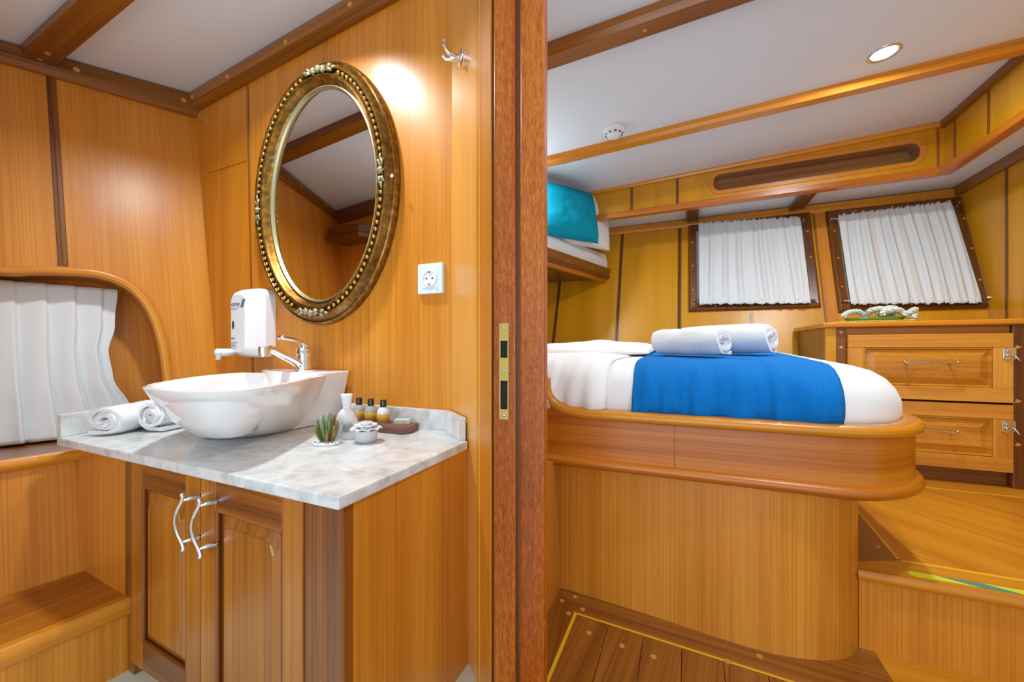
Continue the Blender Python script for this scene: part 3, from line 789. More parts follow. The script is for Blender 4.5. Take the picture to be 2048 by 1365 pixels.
# flower ornaments
def leafshape(bm, c, d, nrm, L_, w_, lift=.3, cup=.6):
    d = V(d).normalized(); nrm = V(nrm); s = d.cross(nrm).normalized()
    c = V(c); rows = []
    for i in range(7):
        t = i / 6; ww = w_ * sin(pi * min(1, t * .93 + .05)) ** .8; h = nrm * (lift * L_ * sin(t * pi * .9))
        rows.append([bm.verts.new(c + d * L_ * t + s * ww * q + h - nrm * abs(q) * w_ * cup) for q in (-1, -.5, 0, .5, 1)])
    for a, b in zip(rows, rows[1:]):
        for j in range(4): bm.faces.new((a[j], a[j + 1], b[j + 1], b[j]))
for j, t in enumerate(orn):
    p = V((mc.x + ea * cos(t), WB - .036, mc.z + eb * sin(t)))
    tg = V((-ea * sin(t), 0, eb * cos(t))).normalized(); N_ = V((0, -1, 0)); rad = V((cos(t), 0, sin(t)))
    bm = BM()
    nf = 3 if j in (0, 3) else 1
    for q in range(nf):
        pc = p + tg * (.021 * (q - (nf - 1) / 2)) + rad * (.004 * (q % 2))
        ball(bm, pc + N_ * .006, .0052, n=10)
        for ring_, (rr, ln, pn) in enumerate(((.003, .012, 5), (.006, .014, 6))):
            for m_ in range(pn):
                a = 2 * pi * m_ / pn + ring_ * .5 + q
                d = tg * cos(a) + rad * sin(a)
                leafshape(bm, pc + N_ * (.005 - ring_ * .003), d, N_, ln * .85, .0055, .45)
    for sgn in (1, -1):
        base = p + tg * sgn * (.012 + .021 * (nf - 1) / 2)
        leafshape(bm, base, tg * sgn + rad * .5, N_, .024, .0065, .35)
        leafshape(bm, base, tg * sgn - rad * .4, N_, .024, .0065, .35)
        leafshape(bm, base + tg * sgn * .014, tg * sgn, N_, .024, .005, .25)
    link('flower_ornament', bm, 'gilt_pale', mir, smooth=True, solid=.0018)
bm = BM(); p = PY(784, 352, WB - .037); ball(bm, p, .0052, sy=.6, n=12); link('screw_cover', bm, 'plastic_blue', mir, smooth=True)

# ------------------------------------------------------------------ wall socket
s = [PY(839, 531, WB), PY(891, 588, WB)]
ox0, ox1, oz1, oz0 = -.671, -.590, EZ + .229, EZ + .147
sock = empty('wall_socket', ((ox0 + ox1) / 2, WB, oz0)); tag(sock, 'white square wall socket on the veneered wall', 'wall socket')
bm = BM(); loft(bm, [rrect(ox0, ox1, oz0, oz1, .003, WB, 3), rrect(ox0, ox1, oz0, oz1, .003, WB - .007, 3), rrect(ox0 + .002, ox1 - .002, oz0 + .002, oz1 - .002, .002, WB - .010, 3)])
o = link('face_plate', bm, 'plastic_blue', sock); smooth_by_angle(o, 30)
cx_, cz_ = (ox0 + ox1) / 2, (oz0 + oz1) / 2
bm = BM(); loft(bm, [rrect(cx_ - .026, cx_ + .026, cz_ - .026, cz_ + .026, .002, WB - .009, 3), rrect(cx_ - .026, cx_ + .026, cz_ - .026, cz_ + .026, .002, WB - .0112, 3)]); link('insert', bm, 'plastic_blue', sock, bevel=.0006)
bm = BM(); lathe(bm, [(.0225, .0), (.0225, .0018), (.0200, .0020), (.0195, .0004), (0, .0004)], V((cx_, WB - .0112, cz_)), (0, -1, 0), 36); o = link('socket_well', bm, 'plastic', sock); smooth_by_angle(o, 30)
for dx in (-.0095, .0095):
    bm = BM(); lathe(bm, [(0, .0008), (.0026, .0008), (.0026, 0)], V((cx_ + dx, WB - .0112, cz_)), (0, -1, 0), 14); link('pin_hole', bm, 'dark', sock)
for dz in (-.0165, .0165):
    bm = BM(); box(bm, (cx_ - .003, WB - .0145, cz_ + dz - .002), (cx_ + .003, WB - .0112, cz_ + dz + .002)); link('earth_clip', bm, 'steel', sock)
bm = BM(); bar(bm, V((cx_ + .020, WB - .0103, oz0 + .008)), V((cx_ + .029, WB - .0103, oz0 + .008)), (0, 0, .0015), (0, -.0002, 0)); link('print_mark', bm, 'grey_print', sock)

# ------------------------------------------------------------------ robe hook
hk = PD(930, 117)
hook = empty('robe_hook', hk); tag(hook, 'small chrome double robe hook high on the corner panel', 'hook')
bm = BM(); lathe(bm, [(0, .012), (.018, .012), (.0205, .010), (.0205, .0), (0, 0)], hk, DNn, 28, ell=1.0); 
o = link('base_plate', bm, 'chrome', hook); smooth_by_angle(o, 40)
for (dz, ln, upz) in ((.0, .048, .020), (-.006, .048, .004)):
    e_ = hk + DNn * ln + V((0, 0, dz + upz * .0))
    side = DD * (-.012 if upz < .01 else .0)
    path = catmull([hk + DNn * .010 + V((0, 0, dz)), hk + DNn * .030 + V((0, 0, dz - .002)) + side * .4, hk + DNn * .043 + V((0, 0, dz - .003 + upz * .2)) + side, hk + DNn * .052 + V((0, 0, dz + upz * .7)) + side, hk + DNn * .051 + V((0, 0, dz + upz * 1.3)) + side], 6)
    bm = BM(); n = len(path); sweep(bm, path, circ(.0042, 10), scale=[1.4 - .7 * i / (n - 1) for i in range(n)])
    ball(bm, path[-1], .0035, n=10); link('prong', bm, 'chrome', hook, smooth=True)

# ------------------------------------------------------------------ rolled towels
def rolled_towel(c, axis, r, L_, label, group, zs=.85, lip=True, turns=3.2, face=1, flapdir=None, name='rolled_towel', seed=0):
    """spiral roll lying with its axis horizontal; spiral end visible"""
    axis = V(axis).normalized(); up = V((0, 0, 1)); sd = axis.cross(up).normalized(); c = V(c)
    th = r / (turns + .6)
    N_ = 110; ring_o = []; prof = []
    for i in range(N_ + 1):
        t = i / N_; a = t * turns * 2 * pi; rad = th * .38 + (r - th * .88) * t
        prof.append((a, rad))
    if flapdir is None: flapdir = 1
    def pt(a, rad, s, off=0):
        wob = 1 + .035 * noise.noise(V((a * .8 + seed, s * 9, 1)))
        x = rad * wob * cos(a) * flapdir; z = rad * wob * sin(a) * zs
        return c + sd * x + up * (z + r * zs) + axis * s
    bm = BM()
    a_end = turns * 2 * pi
    ns = 18; rows_o = []; rows_i = []
    # make the loose end finish at the bottom of the roll
    shift = -pi / 2 - (a_end % (2 * pi))
    for k in range(ns + 1):
        s = (k / ns - .5) * L_
        pinch = 1 - .10 * abs(2 * k / ns - 1) ** 6
        ro, ri = [], []
        for a, rad in prof:
            jit = .004 * noise.noise(V((a, seed * 3, k * .3)))
            e2 = s + (.006 * sin(a * 1.3 + seed) if k in (0, ns) else 0)
            ro.append(bm.verts.new(pt(a + shift, (rad + th * .43) * pinch + jit, e2)))
            ri.append(bm.verts.new(pt(a + shift, (rad - th * .43) * pinch + jit, e2)))
        # loose tail lying on the support
        if lip:
            for q in (1, 2):
                tail = c + axis * s + sd * flapdir * (th * 1.4 * q) + up * (.004 + th * .2)
                ro.append(bm.verts.new(tail - up * (.003))); ri.append(bm.verts.new(tail + up * th * .55))
        rows_o.append(ro); rows_i.append(ri)
    m = len(rows_o[0])
    for k in range(ns):
        for i in range(m - 1):
            bm.faces.new((rows_o[k][i], rows_o[k][i + 1], rows_o[k + 1][i + 1], rows_o[k + 1][i]))
            bm.faces.new((rows_i[k][i], rows_i[k + 1][i], rows_i[k + 1][i + 1], rows_i[k][i + 1]))
        bm.faces.new((rows_o[k][0], rows_o[k + 1][0], rows_i[k + 1][0], rows_i[k][0]))
        bm.faces.new((rows_o[k][-1], rows_i[k][-1], rows_i[k + 1][-1], rows_o[k + 1][-1]))
    for k in (0, ns):
        for i in range(m - 1):
            bm.faces.new((rows_o[k][i], rows_i[k][i], rows_i[k][i + 1], rows_o[k][i + 1]))
    bmesh.ops.recalc_face_normals(bm, faces=bm.faces[:])
    o = link(name, bm, 'towel', smooth=True); tag(o, label, 'towel', group); o['_r'] = r
    smooth_by_angle(o, 60)
    return o
t1 = PZ(206, 873, -.217); t2 = PZ(303, 865, -.217)
ax1 = V((-.42, .91, 0)).normalized(); ax2 = V((-.30, .95, 0)).normalized()
rolled_towel(t1 + ax1 * .10, ax1, .050, .20, 'rolled white towel on the counter beside the curtain, nearer the counter end', 'rolled towels on the bathroom counter', zs=.78, flapdir=-1, seed=1, turns=3.3)
rolled_towel(t2 + ax2 * .095, ax2, .045, .19, 'rolled white towel on the counter, tucked against the white sink', 'rolled towels on the bathroom counter', zs=.95, flapdir=1, seed=5, turns=3.3)

# ------------------------------------------------------------------ things on the counter
# succulent
p = PZ(655, 888, -.217)
suc = empty('succulent_ornament', p); tag(suc, 'glazed green ceramic succulent ornament on a speckled white base', 'ornament')
bm = BM(); lathe(bm, [(0, 0), (.029, 0), (.031, .003), (.029, .006), (0, .007)], p, n=28, ell=1.0); base_o = link('base', bm, 'ceramic', suc, smooth=True)
bm = BM()
for k in range(14):
    a = random.random() * 6.28; r_ = .013 + random.random() * .014; ball(bm, p + V((r_ * cos(a), r_ * sin(a), .0062)), .0012 + random.random() * .001, n=6)
link('blue_speck', bm, simple('speck_blue', srgb(40, 70, 110), .3), base_o)
for k in range(20):
    a = k * 2.4; r_ = .003 + .0008 * k; lean_ = .12 + .026 * k
    h_ = .060 - .0015 * k + random.random() * .006
    c0 = p + V((r_ * cos(a) * .8, r_ * sin(a) * .8, .005))
    d = V((cos(a) * lean_, sin(a) * lean_, 1)).normalized()
    sd_ = d.cross(V((cos(a + .6), sin(a + .6), 0))).normalized()
    path = catmull([c0, c0 + d * h_ * .45 + V((cos(a), sin(a), 0)) * .003, c0 + d * h_ * .8 + V((cos(a), sin(a), 0)) * .001, c0 + d * h_ - V((cos(a), sin(a), 0)) * .002], 4); n = len(path)
    bm = BM(); sweep(bm, path, circ(.0038, 8, .0024), up=sd_, scale=[.75 + .45 * sin(pi * min(.9, i / n * 1.2)) if i < n - 1 else .35 for i in range(n)])
    link('leaf', bm, ('leaf_green', 'leaf_pale', 'leaf_green', 'leaf_brown', 'leaf_pale')[k % 5], suc, smooth=True)
# vase
p = PZ(697, 868, -.217); p = V((-.752, .725, CZ))
vase = empty('ceramic_vase', p); tag(vase, 'white ceramic vase shaped like a cone with a hanging grey disc', 'vase')
bm = BM(); vx = V((.69, .72, 0)).normalized(); vy = V((-.72, .69, 0)).normalized()
def vring(rx, ry, z, pw=2.6): 
    out = []
    for k in range(32):
        a = 2 * pi * k / 32; ca, sa = cos(a), sin(a)
        out.append(p + vx * (abs(ca) ** (2 / pw) * (1 if ca > 0 else -1) * rx) + vy * (abs(sa) ** (2 / pw) * (1 if sa > 0 else -1) * ry) + V((0, 0, z)))
    return out
prf = [(.036, .020, 0), (.036, .021, .002), (.0295, .0185, .024), (.0235, .0165, .046), (.0195, .0145, .060), (.014, .012, .067), (.0095, .0095, .071), (.0095, .0095, .076), (.0115, .011, .090), (.0135, .0125, .102), (.0138, .0128, .105), (.012, .011, .106), (.0095, .009, .100), (.008, .008, .08)]
loft(bm, [vring(*q) for q in prf], True, True); link('body', bm, 'ceramic', vase, smooth=True)
front = -vy
bm = BM()
for sx in (-1, 1):
    tube(bm, catmull([p + vx * sx * .0165 + front * .013 + V((0, 0, .062)), p + vx * sx * .010 + front * .020 + V((0, 0, .047)), p + front * .0215 + V((0, 0, .034))], 5), .0008, 6)
link('cord', bm, 'ceramic', vase)
bm = BM(); dc = p + front * .0245 + V((0, 0, .030)); lathe(bm, [(0, .003), (.010, .0028), (.0118, .001), (.0118, -.001), (0, -.002)], dc, front + V((0, 0, .12)), 28); tg_ = link('disc', bm, 'stone_tag', vase, smooth=True); tg_['label'] = 'grey hanging disc'
# flower topped pot
p = PZ(732, 884, -.217)
pot = empty('flower_pot_candle', p); tag(pot, 'ribbed grey ceramic pot topped with a white flower', 'ornament')
bm = BM(); rings = []
for (r_, z) in ((.0185, 0), (.0215, .002), (.0240, .008), (.0245, .016), (.0245, .027)):
    rings.append([p + V((r_ * (1 + .018 * cos(24 * 2 * pi * k / 144)) * cos(2 * pi * k / 144), r_ * (1 + .018 * cos(24 * 2 * pi * k / 144)) * sin(2 * pi * k / 144), z)) for k in range(144)])
loft(bm, rings); o = link('pot', bm, 'ceramic_grey', pot); smooth_by_angle(o, 40)
fl = empty('flower', p + V((0, 0, .026))); fl.parent = pot; fl.location = V((0, 0, .026)); fl['_w'] = list(p + V((0, 0, .026)))
for ring_, (pn, r0, ln, wd, tilt) in enumerate(((9, .014, .022, .0125, .05), (8, .010, .019, .0115, .40), (6, .006, .015, .0100, .9), (4, .002, .011, .008, 1.7))):
    for k in range(pn):
        a = 2 * pi * k / pn + ring_ * .37
        d = V((cos(a), sin(a), tilt)).normalized()
        c0 = p + V((r0 * cos(a), r0 * sin(a), .027 + ring_ * .0035))
        bm = BM(); leafshape(bm, c0, d, V((-cos(a) * tilt, -sin(a) * tilt, 1)).normalized(), ln, wd, .12, -.28)
        link('petal', bm, 'ceramic', fl, smooth=True, solid=.0014)
bm = BM(); ball(bm, p + V((0, 0, .030)), .015, sz=.55, n=16); link('flower_core', bm, 'ceramic', fl, smooth=True)
# tray
tray = tag(link('wooden_tray', prism(BM(), [V(q + (CZ,)) for q in ((-.85, .835), (-.775, .803), (-.652, .802), (-.638, .822), (-.650, .874), (-.85, .882))], (0, 0, .019), (1, 0, 0)), 'tray', bevel=.004, seg=3), 'dark wooden tray holding bottles and a tiny soap box', 'tray')
TZ = CZ + .019
def bottle(p, kind, label):
    p = V(p); b = empty('toiletry_bottle', p); tag(b, label, 'bottle', 'small toiletry bottles on the wooden tray')
    bm = BM(); lathe(bm, [(0, 0), (.0155, 0), (.0163, .002), (.0163, .027), (.0148, .035), (.0095, .041), (.0070, .043), (0, .043)], p, n=28)
    link('bottle_body', bm, {'a': 'glassy', 'b': 'liquid_white', 'c': 'glassy'}[kind], b, smooth=True)
    bm = BM(); lathe(bm, [(.0165, .002), (.01655, .025)], p, n=28); link('label_band', bm, 'label', b, smooth=True, solid=.0002)
    bm = BM(); lathe(bm, [(0, .041), (.0082, .041), (.0084, .042), (.0084, .060), (.0075, .0615), (0, .0615)], p, n=24); o = link('cap', bm, 'black', b); smooth_by_angle(o, 40)
bA = PZ(733, 845, -.201); bB = PZ(762, 848, -.201); bC = PZ(711, 843, -.201)
bottle((-.782, .838, TZ), 'a', 'middle black-capped bottle with clear lotion on the wooden tray')
bottle((-.734, .832, TZ), 'b', 'black-capped bottle of milky lotion next to the tiny soap box')
bottle((-.826, .840, TZ), 'c', 'black-capped bottle half hidden behind the white vase')
bm = BM(); sc = V((-.682, .846, TZ)); u1 = V((.85, .35, 0)).normalized(); u2 = V((-.35, .85, 0))
bx_ = [sc - u1 * .020 - u2 * .013, sc + u1 * .020 - u2 * .013, sc + u1 * .020 + u2 * .013, sc - u1 * .020 + u2 * .013]
prism(bm, bx_, (0, 0, .010)); sbx = link('soap_box', bm, simple('soap_box_paper', (.72, .70, .60), .6), None, bevel=.001); tag(sbx, 'tiny striped paper soap box on the wooden tray', 'soap box')
bm = BM(); prism(bm, [q + (sc - q) * .02 + V((0, 0, .0102)) for q in bx_], (0, 0, .001)); link('paper_top', bm, simple('mint_paper', srgb(190, 214, 196), .6), sbx)
bm = BM()
for k in range(8):
    a = sc - u1 * (.018 - .0045 * k) - u2 * .0132; bar(bm, a, a + V((0, 0, .009)), u1 * .0015, -u2 * .0003)
link('stripe', bm, simple('stripe_paint', srgb(140, 130, 90), .6), sbx)

# ------------------------------------------------------------------ bathroom curtain
def cur_b():
    bm = BM(); nu, nv = 220, 40
    uR = lambda v: None
    topR = LWuv(PL(236, 560, -.05)); midR = LWuv(PL(218, 690, -.05)); botR = LWuv(PL(262, 800, -.05)); bt2 = LWuv(PL(285, 850, -.05))
    vt = .205; vbm = -.262
    def ur(v):
        t = (vt - v) / (vt - vbm)
        ks = [(0, topR[0]), (.25, topR[0] + .012), (.45, midR[0]), (.62, midR[0] - .006), (.85, botR[0]), (1, bt2[0])]
        for (a, x), (b, y) in zip(ks, ks[1:]):
            if t <= b: 
                q = (t - a) / (b - a); q = q * q * (3 - 2 * q); return x + (y - x) * q
        return ks[-1][1]
    def fn_(i, j):
        v = vt + (vbm - vt) * j
        u0 = ur(v); ub = topR[0]; u = .93 + (ub - .93) * i + (u0 - ub) * i ** 7
        fold = (i * 11.5)
        ph = fold - math.floor(fold)
        amp = .008 + .030 * min(1, j * 1.4)
        # box pleats: flat face, sharp tuck
        d = amp * (ph ** .8 if ph < .86 else ((1 - ph) / .14) ** 1.2) + .004 * sin(i * 60 + j * 3) * j
        d += .010 * sin(i * 9 + 2) * j
        return LW(u, v, -.075 + d)
    grid(bm, nu, nv, fn_)
    return link('curtain', bm, 'curtain_grey', smooth=True, solid=.0015)
o = tag(cur_b(), 'long pleated off-white curtain in the bathroom hull opening', 'curtain')

# ================================================================== CABIN
# far wall
bm = BM(); prism(bm, [BW(-1.6, -.75), BW(1.36, -.75), BW(1.36, .84), BW(-1.6, .84)], -BN * .02, DV * 0 + V((0, .357, 1)))
wf = struct(link('wall_far', bm, 'veneer_cabin_lit'), 'honey veneered sloping hull wall behind the bed', 'wall')
for (x, za, zb2) in ((-.818, -.1, .84), (-.405, -.1, .84), (-.042, -.1, .84)):
    bm = BM(); bar(bm, BW(x, za), BW(x, zb2), (.020, 0, 0), BN * .004); o = link('joint_batten', bm, 'teak_dark', wf, bevel=.0015)
    bm = BM(); bar(bm, BW(x + .008, za, .0035), BW(x + .008, zb2, .0035), (.003, 0, 0), BN * .0015); link('batten_groove', bm, 'gap', o)
xq = PB(1500, 640).x
bm = BM(); bar(bm, BW(xq, -.2), BW(xq, .20), (.016, 0, 0), BN * .003); link('joint_batten', bm, 'teak_dark', wf)
# pale stiles between windows
xa, xb = PB(1621, 450).x, PB(1652, 450).x
bm = BM(); bar(bm, BW(.678, -.2), BW(.678, .80), (.008, 0, 0), BN * .003); link('joint_batten', bm, 'teak', wf)
bm = BM(); bar(bm, BW(.690, -.2), BW(.690, .80), (.048, 0, 0), BN * .004, ); link('stile_board', bm, 'veneer', wf, bevel=.001)
# top moulding of the far wall
bm = BM(); sweep(bm, [BW(-1.6, .815), BW(1.33, .805)], [(-.004, -.028), (.016, -.026), (.022, -.010), (.018, .024), (-.004, .03)], up=(0, 0, 1))
o = link('trim_9', bm, 'teak_gold', bevel=.001)
# ensure it protrudes toward the cabin
struct(o, 'teak moulding above the two curtained windows', 'moulding')
for px, py in ((1428, 434), (1632, 421), (1846, 400), (1240, 447)): plug(o, PB(px, py, .022), BN, .006)
# right end wall
XE = 1.30
bm = BM(); prism(bm, [V((XE, .7, -.02)), V((XE, 2.9, -.02)), V((XE, 2.9, EZ + .84)), V((XE, .7, EZ + .84))], (.02, 0, 0), (0, 0, 1))
wr = struct(link('wall_right', bm, 'veneer_cabin_lit'), 'honey veneered end wall beside the second window', 'wall')
pxw = PX(2016, 500, XE)
bm = BM(); bar(bm, V((XE, pxw.y, EZ - .6)), V((XE, pxw.y, EZ + .82)), (0, .012, 0), (-.004, 0, 0)); link('joint_batten', bm, 'teak_dark', wr, bevel=.001)
bm = BM(); bar(bm, V((XE, .7, EZ + .79)), V((XE, 2.83, EZ + .79)), (-.02, 0, 0), (0, 0, .05)); struct(link('trim_10', bm, 'teak', bevel=.003), 'teak moulding on top of the end wall', 'moulding')
# lower side ceiling
YV = 2.45; XV = 1.085
bm = BM(); prism(bm, [V((-1.6, YV + .01, EZ + .825)), V((XV + .01, YV + .01, EZ + .835)), V((XV + .01, .7, EZ + .835)), V((1.34, .7, EZ + .84)), V((1.34, 2.87, EZ + .84)), V((-1.6, 2.87, EZ + .84))], (0, 0, .02))
struct(link('ceiling_side', bm, 'ceiling'), 'lower white ceiling strip above the windows', 'ceiling')
for (pa, pb, lbl) in (((1384, 436), (1402, 414), 'short teak cross beam left of the first window'), ((1590, 424), (1614, 390), 'short teak cross beam between the windows'), ):
    x = PB(pa[0], pa[1]).x
    bm = BM(); bar(bm, V((x - .035, YV + .021, EZ + .838)), V((x - .035, 2.84, EZ + .838)), (.07, 0, 0), (0, 0, -.030)); o = struct(link('trim_11', bm, 'teak_dark', bevel=.004), lbl, 'beam')
    for yy in (2.55, 2.78): plug(o, V((x, yy, EZ + .808)), (0, 0, -1), .006)
# main ceiling
bm = BM(); prism(bm, [V((-1.6, .96, cceil(-1.6))), V((-.362, .96, cceil(-.362))), V((-.362, .5, cceil(-.362))), V((1.35, .5, cceil(1.35))), V((1.35, 2.5, cceil(1.35))), V((-1.6, 2.5, cceil(-1.6)))], (0, 0, .02))
struct(link('ceiling_main', bm, 'ceiling'), 'white cabin ceiling with teak battens', 'ceiling')
def cbeam(yc, w, d, mat, nm, lbl, dx=.0):
    bm = BM(); x0, x1 = -1.6, 1.12
    prof = [(-w / 2, .006), (-w / 2, -d * .55), (-w / 2 + .008, -d), (w / 2 - .008, -d), (w / 2, -d * .55), (w / 2, .006)]
    sweep(bm, [V((x0, yc, cceil(x0))), V((x1, yc, cceil(x1)))], prof)
    o = link(nm, bm, mat, bevel=.002); return struct(o, lbl, 'beam')
y1 = PZ(1094, 112, .95).y; y1b = PZ(1094, 132, .91).y
b1 = cbeam(1.235, .075, .040, 'teak', 'trim_12', 'nearer teak ceiling beam by the door post')
b2 = cbeam(1.915, .060, .034, 'teak_gold', 'trim_13', 'middle teak ceiling beam beyond the smoke detector')
for px, py, b_ in ((1290, 47, b1), (1520, 218, b2), (1275, 281, b2), (1782, 155, b2)):
    yy = 1.235 if b_ is b1 else 1.915; q = PY(px, py, yy); plug(b_, V((q.x, yy, cceil(q.x) - (.040 if b_ is b1 else .034))), (0, 0, -1), .006)
# soffit box with slot
vz0, vz1 = EZ + .785, None
def vtop(x): return EZ + .985 + .040 * x + .004
def vbot(x): return EZ + .803 - .018 * max(0, -.02 - x) * 1.5
sl0, sl1 = PY(1428, 350, YV), PY(1838, 288, YV)
bm = BM()
slz = [PY(1428, 345, YV).z, PY(1430, 382, YV).z]
# slot outline
sA = PY(1440, 349, YV); sB = PY(1825, 287, YV); sC = PY(1835, 322, YV); sD = PY(1440, 381, YV)
xs0, xs1 = PY(1427, 360, YV).x, PY(1840, 300, YV).x
def slot_z(x, top):
    zt_l, zt_r = sA.z, sB.z; zb_l, zb_r = sD.z, sC.z
    t = (x - sA.x) / (sB.x - sA.x)
    return (zt_l + (zt_r - zt_l) * t) if top else (zb_l + (zb_r - zb_l) * t)
slot = []
nn = 8
rr = .035
def slot_outline(g=0):
    out = []
    a, b_ = xs0 - g, xs1 + g
    def zt__(x): return slot_z(x, True) + g
    def zb__(x): return slot_z(x, False) - g
    r_ = rr + g
    for k in range(nn + 1):
        t = k / nn * pi / 2; x = a + r_ * (1 - cos(t)); out.append((x, zt__(x) - r_ * (1 - sin(t))))
    for k in range(nn + 1):
        t = k / nn * pi / 2; x = b_ - r_ * (1 - sin(t)); out.append((x, zt__(x) - r_ * (1 - cos(t))))
    for k in range(nn + 1):
        t = k / nn * pi / 2; x = b_ - r_ * (1 - cos(t)); out.append((x, zb__(x) + r_ * (1 - sin(t))))
    for k in range(nn + 1):
        t = k / nn * pi / 2; x = a + r_ * (1 - sin(t)); out.append((x, zb__(x) + r_ * (1 - cos(t))))
    return out
so = slot_outline(0)
half = len(so) // 2
xm0, xm1 = so[0][0], so[2 * nn + 1][0]
# top half outline (left to right), bottom half (right to left)
topo = so[:2 * nn + 2]; boto = so[2 * nn + 2:]
xl_, xr_ = -1.6, XV
zm = lambda x: (vtop(x) + vbot(x)) / 2
def col(xa2, xb2, za, zb2, zc2, zd2):
    if abs(xb2 - xa2) < 1e-5: return
    prism(bm, [V((xa2, YV, za)), V((xb2, YV, zb2)), V((xb2, YV, zd2)), V((xa2, YV, zc2))], (0, .018, 0), (0, 0, 1), (3, 4))
for a, b_ in zip(topo, topo[1:]): col(a[0], b_[0], a[1], b_[1], vtop(a[0]), vtop(b_[0]))
for a, b_ in zip(boto[::-1], boto[::-1][1:]): col(a[0], b_[0], vbot(a[0]), vbot(b_[0]), a[1], b_[1])
col(xl_, -.4, vbot(xl_), vbot(-.4), vtop(xl_), vtop(-.4)); col(-.4, topo[0][0], vbot(-.4), vbot(topo[0][0]), vtop(-.4), vtop(topo[0][0]))
col(topo[-1][0], xr_, vbot(topo[-1][0]), vbot(xr_), vtop(topo[-1][0]), vtop(xr_))
wsf = struct(link('wall_soffit', bm, 'veneer_cabin_lit'), 'honey veneered soffit front with a long rounded slot', 'wall')
bm = BM(); xb0 = PY(1411, 380, YV - .002).x
# smoother board around the slot
def rim_board(g0, g1, y0, y1_):
    a = slot_outline(g0); b_ = slot_outline(g1)
    bm = BM(); n = len(a)
    R_ = [[V((x, y0, z)) for x, z in a], [V((x, y1_, z)) for x, z in a], [V((x, y1_, z)) for x, z in b_], [V((x, y0, z)) for x, z in b_]]
    vr = [[bm.verts.new(q) for q in r_] for r_ in R_]
    for i in range(4):
        for k in range(n): bm.faces.new((vr[i][k], vr[i][(k + 1) % n], vr[(i + 1) % 4][(k + 1) % n], vr[(i + 1) % 4][k]))
    bmesh.ops.recalc_face_normals(bm, faces=bm.faces[:]); bm.normal_update(); grain(bm, (1, 0, 0)); return bm
link('slot_surround', rim_board(0, .022, YV - .004, YV + .02), 'veneer', wsf, bevel=.002)
link('slot_liner', rim_board(-.001, .006, YV + .001, YV + .085), 'slot', wsf)
bm = BM(); prism(bm, [V((x, YV + .08, z)) for x, z in slot_outline(.004)], (0, .01, 0), (1, 0, 0)); link('slot_back', bm, 'slot', wsf)
for px in (1261, 1352):
    x = PY(px, 400, YV).x
    bm = BM(); bar(bm, V((x, YV, vbot(x))), V((x, YV, vtop(x))), (.014, 0, 0), (0, -.003, 0)); link('joint_batten', bm, 'teak_dark', wsf, bevel=.001)
bm = BM(); bar(bm, V((XV - .03, YV, vbot(1))), V((XV - .03, YV, vtop(1))), (.012, 0, 0), (0, -.004, 0)); link('joint_batten', bm, 'teak_gold', wsf, bevel=.001)
bm = BM(); sweep(bm, [V((xl_, YV, vtop(xl_) - .012)), V((XV - .01, YV, vtop(XV) - .012))], [(-.002, -.012), (.014, -.012), (.018, 0), (.018, .012), (-.002, .012)]); struct(link('trim_14', bm, 'teak_gold', bevel=.001), 'teak moulding along the top of the slotted soffit', 'moulding')
bm = BM(); sweep(bm, [V((xl_, YV, vbot(xl_) + .008)), V((-.4, YV, vbot(-.4) + .008)), V((XV - .02, YV, vbot(XV) + .008))], [(-.02, -.020), (.020, -.020), (.024, -.012), (.024, .012), (-.002, .016)]); struct(link('trim_15', bm, 'cherry', bevel=.001), 'cherry coloured rail along the bottom of the slotted soffit', 'moulding')
# soffit return toward the camera on the right
bm = BM(); prism(bm, [V((XV, .7, EZ + .80)), V((XV, YV + .018, EZ + .80)), V((XV, YV + .018, vtop(XV) + .01)), V((XV, .7, vtop(XV) + .01))], (.018, 0, 0), (0, 0, 1), )
wsr = struct(link('wall_soffit', bm, 'veneer_cabin_lit'), 'honey veneered soffit side running toward the viewer', 'wall')
for px, py in ((1912, 300), (1980, 230)):
    y = PX(px, py, XV).y; bm = BM(); bar(bm, V((XV, y, EZ + .80)), V((XV, y, vtop(XV))), (0, .010, 0), (-.004, 0, 0)); link('joint_batten', bm, 'teak', wsr, bevel=.001)
bm = BM(); sweep(bm, [V((XV, .7, vtop(XV) - .014)), V((XV, YV, vtop(XV) - .014))], [(-.018, -.014), (.002, -.014), (.002, .014), (-.022, .014), (-.022, 0)]); struct(link('trim_16', bm, 'teak', bevel=.001), 'teak moulding on top of the soffit side', 'moulding')
bm = BM(); sweep(bm, [V((XV, .7, EZ + .806)), V((XV, YV, EZ + .806))], [(-.024, -.018), (.02, -.018), (.002, .016), (-.024, .012)]); struct(link('trim_17', bm, 'cherry', bevel=.001), 'cherry coloured rail under the soffit side', 'moulding')

